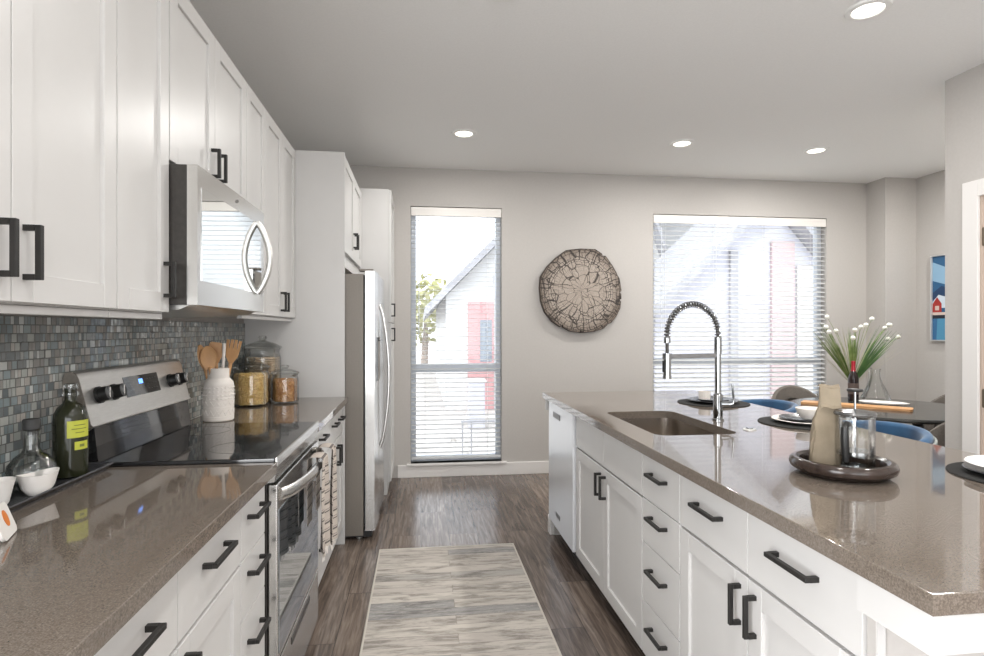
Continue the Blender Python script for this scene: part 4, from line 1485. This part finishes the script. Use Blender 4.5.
def chair(x, y, rz, label):
    r = thing('dining_chair', label, 'chair', (x, y, 0), rz, 'taupe dining chairs round the black table')
    b = BM(); lathe(b, [(0, .41), (.20, .41), (.235, .425), (.24, .45), (.225, .475), (.16, .487), (0, .488)], 40); obj('seat', b, 'taupe', r)
    b = BM(); shell_back(b, .215, R(-62), R(62), .46, .80, .035, .55, 28, .03); bk = obj('backrest', b, 'taupe', r)
    b = BM()
    for q in range(1, 6):
        f = q / 6
        pts = []
        for i in range(25):
            s = i / 24
            a = R(-60 * f + 120 * f * s)
            h = (.05 + (.92 * f) * math.sin(PI * s) ** .6 * .88)
            rr = .2135 + .03 * h
            pts.append((rr * math.cos(a), rr * math.sin(a), .46 + .34 * h))
        tube(b, [(p[0] * .985, p[1] * .985, p[2]) for p in pts], .009, 6)
        pts2 = [((p[0] ** 2 + p[1] ** 2) ** .5 + .037, math.atan2(p[1], p[0]), p[2]) for p in pts]
        tube(b, [(g_ * math.cos(a_), g_ * math.sin(a_), z_) for g_, a_, z_ in pts2], .007, 6)
    obj('channel_tufts', b, M['tuft'], bk)
    for sx in (-1, 1):
        for sy in (-1, 1):
            b = BM(); tube(b, [(.13 * sx, .13 * sy, .42), (.20 * sx, .20 * sy, .001)], [.014, .009], 10); obj('leg', b, 'leg_black', r)
    return r
c0 = chair(3.22, 4.42, R(85), 'taupe tufted dining chair between the table and the wide window')
dup(c0, (4.05, 3.95, 0), R(18), 'taupe dining chair on the far right side of the table, by the picture wall')
dup(c0, (3.215, 3.22, 0), R(-88), 'taupe dining chair with its back to the camera, at the wall corner')

# ---- on the dining table
ZD = .7505
bd = thing('serving_board', 'long wooden serving board lying across the dining table', 'board', (3.12, 3.775, ZD), math.atan2(3.53 - 4.018, 3.348 - 2.881))
b = BM(); poly = rrect(-.34, .34, -.075, .075, .02, 5)
prism(b, poly, lambda p, q: (p, q, 0), lambda p, q: (p, q, .015)); obj('plank', b, 'board', bd, angle=30)
pl = thing('platter', 'white platter on the wooden serving board', 'plate', (3.27, 3.86, ZD), R(-46))
b = BM(); lathe(b, [(0, 0), (.06, 0), (.10, .014), (.105, .024), (.10, .026), (.06, .008), (0, .006)], 40, sx=1.5, sy=.8); obj('dish', b, 'ceramic', pl)
pl.location = (3.39, 3.82, ZD)
wbt = thing('wine_bottle', 'dark wine bottle with red foil neck on the dining table', 'bottle', (3.36, 4.08, ZD))
b = BM(); lathe(b, [(0, 0), (.034, 0), (.037, .004), (.037, .175), (.030, .205), (.016, .235), (.0135, .25), (.0135, .262), (0, .262)], 32); obj('body', b, 'wine', wbt)
b = BM(); lathe(b, [(.0168, .232), (.0142, .252), (.0142, .30), (.0155, .302), (.0155, .312), (.0, .314)], 24); obj('foil', b, 'foil', wbt)
b = BM(); lathe(b, [(.0374, .055), (.0378, .056), (.0378, .14), (.0374, .141)], 32); obj('label', b, mat('wine_label', (.10, .07, .06), .6), wbt)
cf_ = thing('glass_carafe', 'clear glass carafe with a curved handle on the dining table', 'carafe', (3.50, 4.02, ZD), R(8))
b = BM(); lathe(b, [(0, 0), (.09, 0), (.105, .006), (.103, .025), (.06, .12), (.036, .18), (.030, .22), (.036, .255), (.034, .255), (.028, .22), (.034, .18), (.058, .12), (.10, .025), (.0, .006)], 40); obj('body', b, 'glass', cf_)
b = BM(); tube(b, [(-.034, 0, .25), (-.052, 0, .262), (-.062, 0, .24), (-.06, 0, .19), (-.075, 0, .13), (-.098, 0, .07), (-.104, 0, .03)], .0085, 10); obj('handle', b, 'glass_grey', cf_)
gb = thing('glass_bowl', 'small clear glass bowl on the table left of the coffee bag', 'bowl', (3.10, 4.05, ZD))
b = BM(); lathe(b, [(0, 0), (.03, 0), (.05, .02), (.06, .06), (.058, .06), (.048, .02), (.028, .004), (0, .004)], 32); obj('bowl', b, 'glass_grey', gb)

vs_ = thing('bud_vase', 'slim clear vase holding grass between the wine bottle and carafe', 'vase', (3.41, 4.15, ZD))
b = BM(); lathe(b, [(0, 0), (.03, 0), (.034, .004), (.034, .09), (.022, .13), (.02, .16), (.0185, .16), (.02, .13), (.0325, .09), (.032, .006), (0, .004)], 28); obj('body', b, 'glass', vs_)
gr = thing('grass_arrangement', 'tall green grass with white pompom flowers in the slim vase', 'plant', (3.41, 4.15, ZD + .008))
rnd = random.Random(3)
def blades(n, az_list, lean0, lean1, L0, L1, m_, wid, spread=22):
    b = BM()
    for k in range(n):
        az = R(rnd.choice(az_list) + rnd.uniform(-spread, spread))
        lean = R(rnd.uniform(lean0, lean1))
        L = rnd.uniform(L0, L1)
        pts = []
        for i in range(8):
            t = i / 7
            th = lean * (.35 + .9 * t) if t > .25 else lean * .3
            zz_ = L * t * math.cos(lean)
            rr_ = max(0, L * t - .13) * math.sin(lean) * (.85 + .3 * t)
            if zz_ < .16:
                rr_ = min(rr_, .014)
            pts.append((rr_ * math.cos(az), rr_ * math.sin(az), zz_))
        tube(b, pts, [wid * (1 - .85 * (i / 7) ** 2) for i in range(8)], 4, True, .35)
    return obj('grass_blades', b, m_, gr)
# the sprays fan left and right as seen from the kitchen
blades(52, [160, 172], 20, 34, .46, .66, 'leaf', .0068)
blades(54, [-25, -12], 22, 38, .44, .64, 'leaf_dark', .0068)
blades(34, [60, 100, -90], 2, 9, .42, .60, 'leaf', .006)
blades(30, [170, -15, -25], 24, 46, .50, .62, 'straw', .0025, 16)
blades(20, [165, 180, -15, 0], 20, 34, .35, .50, 'leaf_dark', .005)
blades(24, [100, 170, -20], 8, 30, .48, .62, 'straw', .003, 40)
flowers = [(827, 317, 4.13), (826, 327, 4.10), (829, 332, 4.05), (836, 331, 4.14), (855, 330, 4.10), (853, 338, 4.05), (872, 319, 4.15), (866, 325, 4.1), (861, 327, 4.16),
           (885, 328, 4.10), (889, 325, 4.05), (890, 325, 4.12), (898, 337, 4.06), (888, 339, 4.12)]
T_ = math.atan(71 / 570.0)
for u, v, Y in flowers:
    a_ = (u - 492) / 570.0; c_ = (329.5 - v) / 570.0
    dx, dy = math.sin(T_) + a_ * math.cos(T_), math.cos(T_) - a_ * math.sin(T_)
    t_ = Y / dy
    P_ = Vector((dx * t_ - 3.41, Y - 4.15, 1.31 + c_ * t_ - ZD - .008))
    b = BM(); bmesh.ops.create_icosphere(b, subdivisions=2, radius=.018, matrix=Matrix.Translation(P_))
    pf = obj('pompom', b, 'pom', gr)
    b = BM()
    tube(b, [(0.003, 0, .02), (P_.x * .05, P_.y * .05, .16), (P_.x * .35, P_.y * .35, .16 + (P_.z - .16) * .45), (P_.x * .8, P_.y * .8, .16 + (P_.z - .16) * .86), P_], .0014, 5)
    obj('stalk', b, 'leaf', pf)

# ================================================================== OUTSIDE
M['white_siding'] = mottled('white_siding', (.60, .60, .59), (.64, .64, .63), 2, .8)
M['lilac_siding'] = mottled('grey_siding', (.50, .50, .55), (.54, .54, .59), 2, .8)
M['red_siding'] = mottled('red_siding', (.50, .28, .28), (.54, .31, .31), 2, .8)
M['pale_red_siding'] = mottled('pale_red_siding', (.52, .40, .40), (.55, .43, .43), 2, .8)
M['roof'] = mottled('pale_roof', (.34, .34, .36), (.42, .42, .44), 6, .8)
M['dirt'] = mottled('pale_dirt', (.42, .385, .36), (.62, .59, .55), 1.2, .95, detail=8)
M['winglass'] = mat('house_glass', (.25, .28, .32), .2)
M['foliage'] = mottled('yellow_foliage', (.30, .30, .13), (.46, .44, .22), 3, .9)
M['bark2'] = mat('tree_bark', (.3, .24, .2), .9)
ZG = -.7
b = BM(); box(b, -60, 90, YB + .4, 120, ZG - .2, ZG); struct('ground', b, 'dirt')
def house(label, x0, x1, y0, y1, z1, ridge, gx, wallm, extra):
    h = thing('house', label, 'house', (x0, y0, ZG), 0, 'houses outside the windows')
    W, D, Hh = x1 - x0, y1 - y0, z1 - ZG
    b = BM(); poly = [(0, 0), (W, 0), (W, Hh), (gx, ridge - ZG), (0, Hh)]
    prism(b, poly, lambda p, q: (p, 0, q), lambda p, q: (p, D, q)); obj('walls', b, wallm, h, False)
    b = BM()
    for ax, az, bx, bz in ((0, Hh, gx, ridge - ZG), (W, Hh, gx, ridge - ZG)):
        dx, dz = bx - ax, bz - az
        ex, ez = ax - dx * .12, az - dz * .12
        poly = [(ex, ez + .02), (bx, bz + .02), (bx, bz + .24), (ex, ez + .24)]
        prism(b, poly, lambda p, q: (p, -.4, q), lambda p, q: (p, D + .3, q))
    obj('roof', b, 'roof', h, False)
    for nm, m_, q in extra:
        b = BM(); box(b, q[0], q[1], -.07 if nm != 'window' else -.09, -.001, q[2], q[3], .01); obj(nm, b, m_, h, False)
    return h
house('white gabled house with a red panel seen through the narrow window', .62, 6.6, 14.3, 24, 2.15, 6.6, 4.4, 'white_siding',
      [('cladding_panel', 'red_siding', (.55, 1.2, .0, 2.7)), ('window', 'winglass', (.85, 1.15, 1.2, 2.25)), ('window', 'winglass', (2.2, 3.2, 1.2, 2.4)), ('trim_board', 'lilac_siding', (1.2, 1.9, 2.8, 3.4))])
house('pale grey gabled house seen through the wide window', 4.6, 9.0, 10.8, 13.2, 1.7, 3.9, 2.4, 'lilac_siding',
      [('cladding_panel', 'pale_red_siding', (2.44, 2.94, .0, 3.8)), ('post', 'roof', (1.55, 1.72, 0, 3.6)), ('trim_board', 'white_siding', (3.0, 3.5, 0, 3.3))])
house('tall white house with a red stripe behind the grey gable', 8.2, 17.5, 16, 26, 6.0, 8.0, 5.0, 'white_siding',
      [('cladding_panel', 'red_siding', (2.6, 3.6, .0, 6.0)), ('window', 'winglass', (4.2, 5.4, 3.4, 5.0)), ('window', 'winglass', (6.4, 7.6, 3.4, 5.0)), ('window', 'winglass', (.5, 1.7, 3.4, 5.0))])
tre = thing('tree', 'pale yellow-green tree outside, left of the white house', 'tree', (.15, 27.5, ZG))
tre.scale = (1.25, 1.25, 1.25)
b = BM(); tube(b, [(0, 0, 0), (.05, 0, 1.2), (.1, .1, 2.6)], [.16, .12, .06], 10); obj('trunk', b, 'bark2', tre)
b = BM()
rnd = random.Random(5)
for k in range(520):
    th, ph = rnd.uniform(0, 2 * PI), math.acos(rnd.uniform(-1, 1))
    rr_ = rnd.random() ** .4
    c = Vector((1.7 * rr_ * math.sin(ph) * math.cos(th), 1.5 * rr_ * math.sin(ph) * math.sin(th), 2.4 + 1.35 * rr_ * math.cos(ph)))
    d1 = Vector((rnd.uniform(-1, 1), rnd.uniform(-1, 1), rnd.uniform(-1, 1))).normalized() * .16
    d2 = d1.orthogonal().normalized() * .12
    b.faces.new([b.verts.new(c + d1), b.verts.new(c + d2), b.verts.new(c - d1), b.verts.new(c - d2)])
obj('foliage', b, 'foliage', tre, False)
ac = thing('utility_cabinet', 'grey outdoor utility box on the ground outside the narrow window', 'utility box', (1.12, 11.6, ZG))
b = BM(); box(b, -.16, .16, -.2, .2, .0, .95, .02); obj('housing', b, 'lilac_siding', ac)
b = BM(); box(b, -.19, .19, -.23, .23, .95, .99, .01); obj('cover', b, 'white_siding', ac)
rl = thing('porch_railing', 'thin grey porch railing outside the narrow window', 'railing', (.55, 7.6, ZG))
b = BM()
for x in (0, .12, .55):
    tube(b, [(x, 0, 0.0), (x, 0, .78)], .012, 6)
tube(b, [(-.02, 0, .78), (.6, 0, .78)], .014, 6)
obj('rails', b, 'roof', rl)
for k, (x, y, s, lab) in enumerate(((-.25, 12.6, .4, 'low pale mound of rubble outside near the tree'), (.55, 9.6, .3, 'small pale dirt mound outside by the grey utility box'))):
    m_ = thing('dirt_mound', lab, 'dirt mound', (x, y, ZG))
    b = BM()
    lathe(b, [(s * 1.6, -.02), (s * 1.2, .06), (s * .7, .2 * s / .5), (s * .25, .27 * s / .5), (0, .29 * s / .5)], 18)
    for v in b.verts:
        v.co += Vector((rnd.uniform(-.05, .05), rnd.uniform(-.05, .05), rnd.uniform(-.02, .03)))
    obj('heap', b, 'dirt', m_)
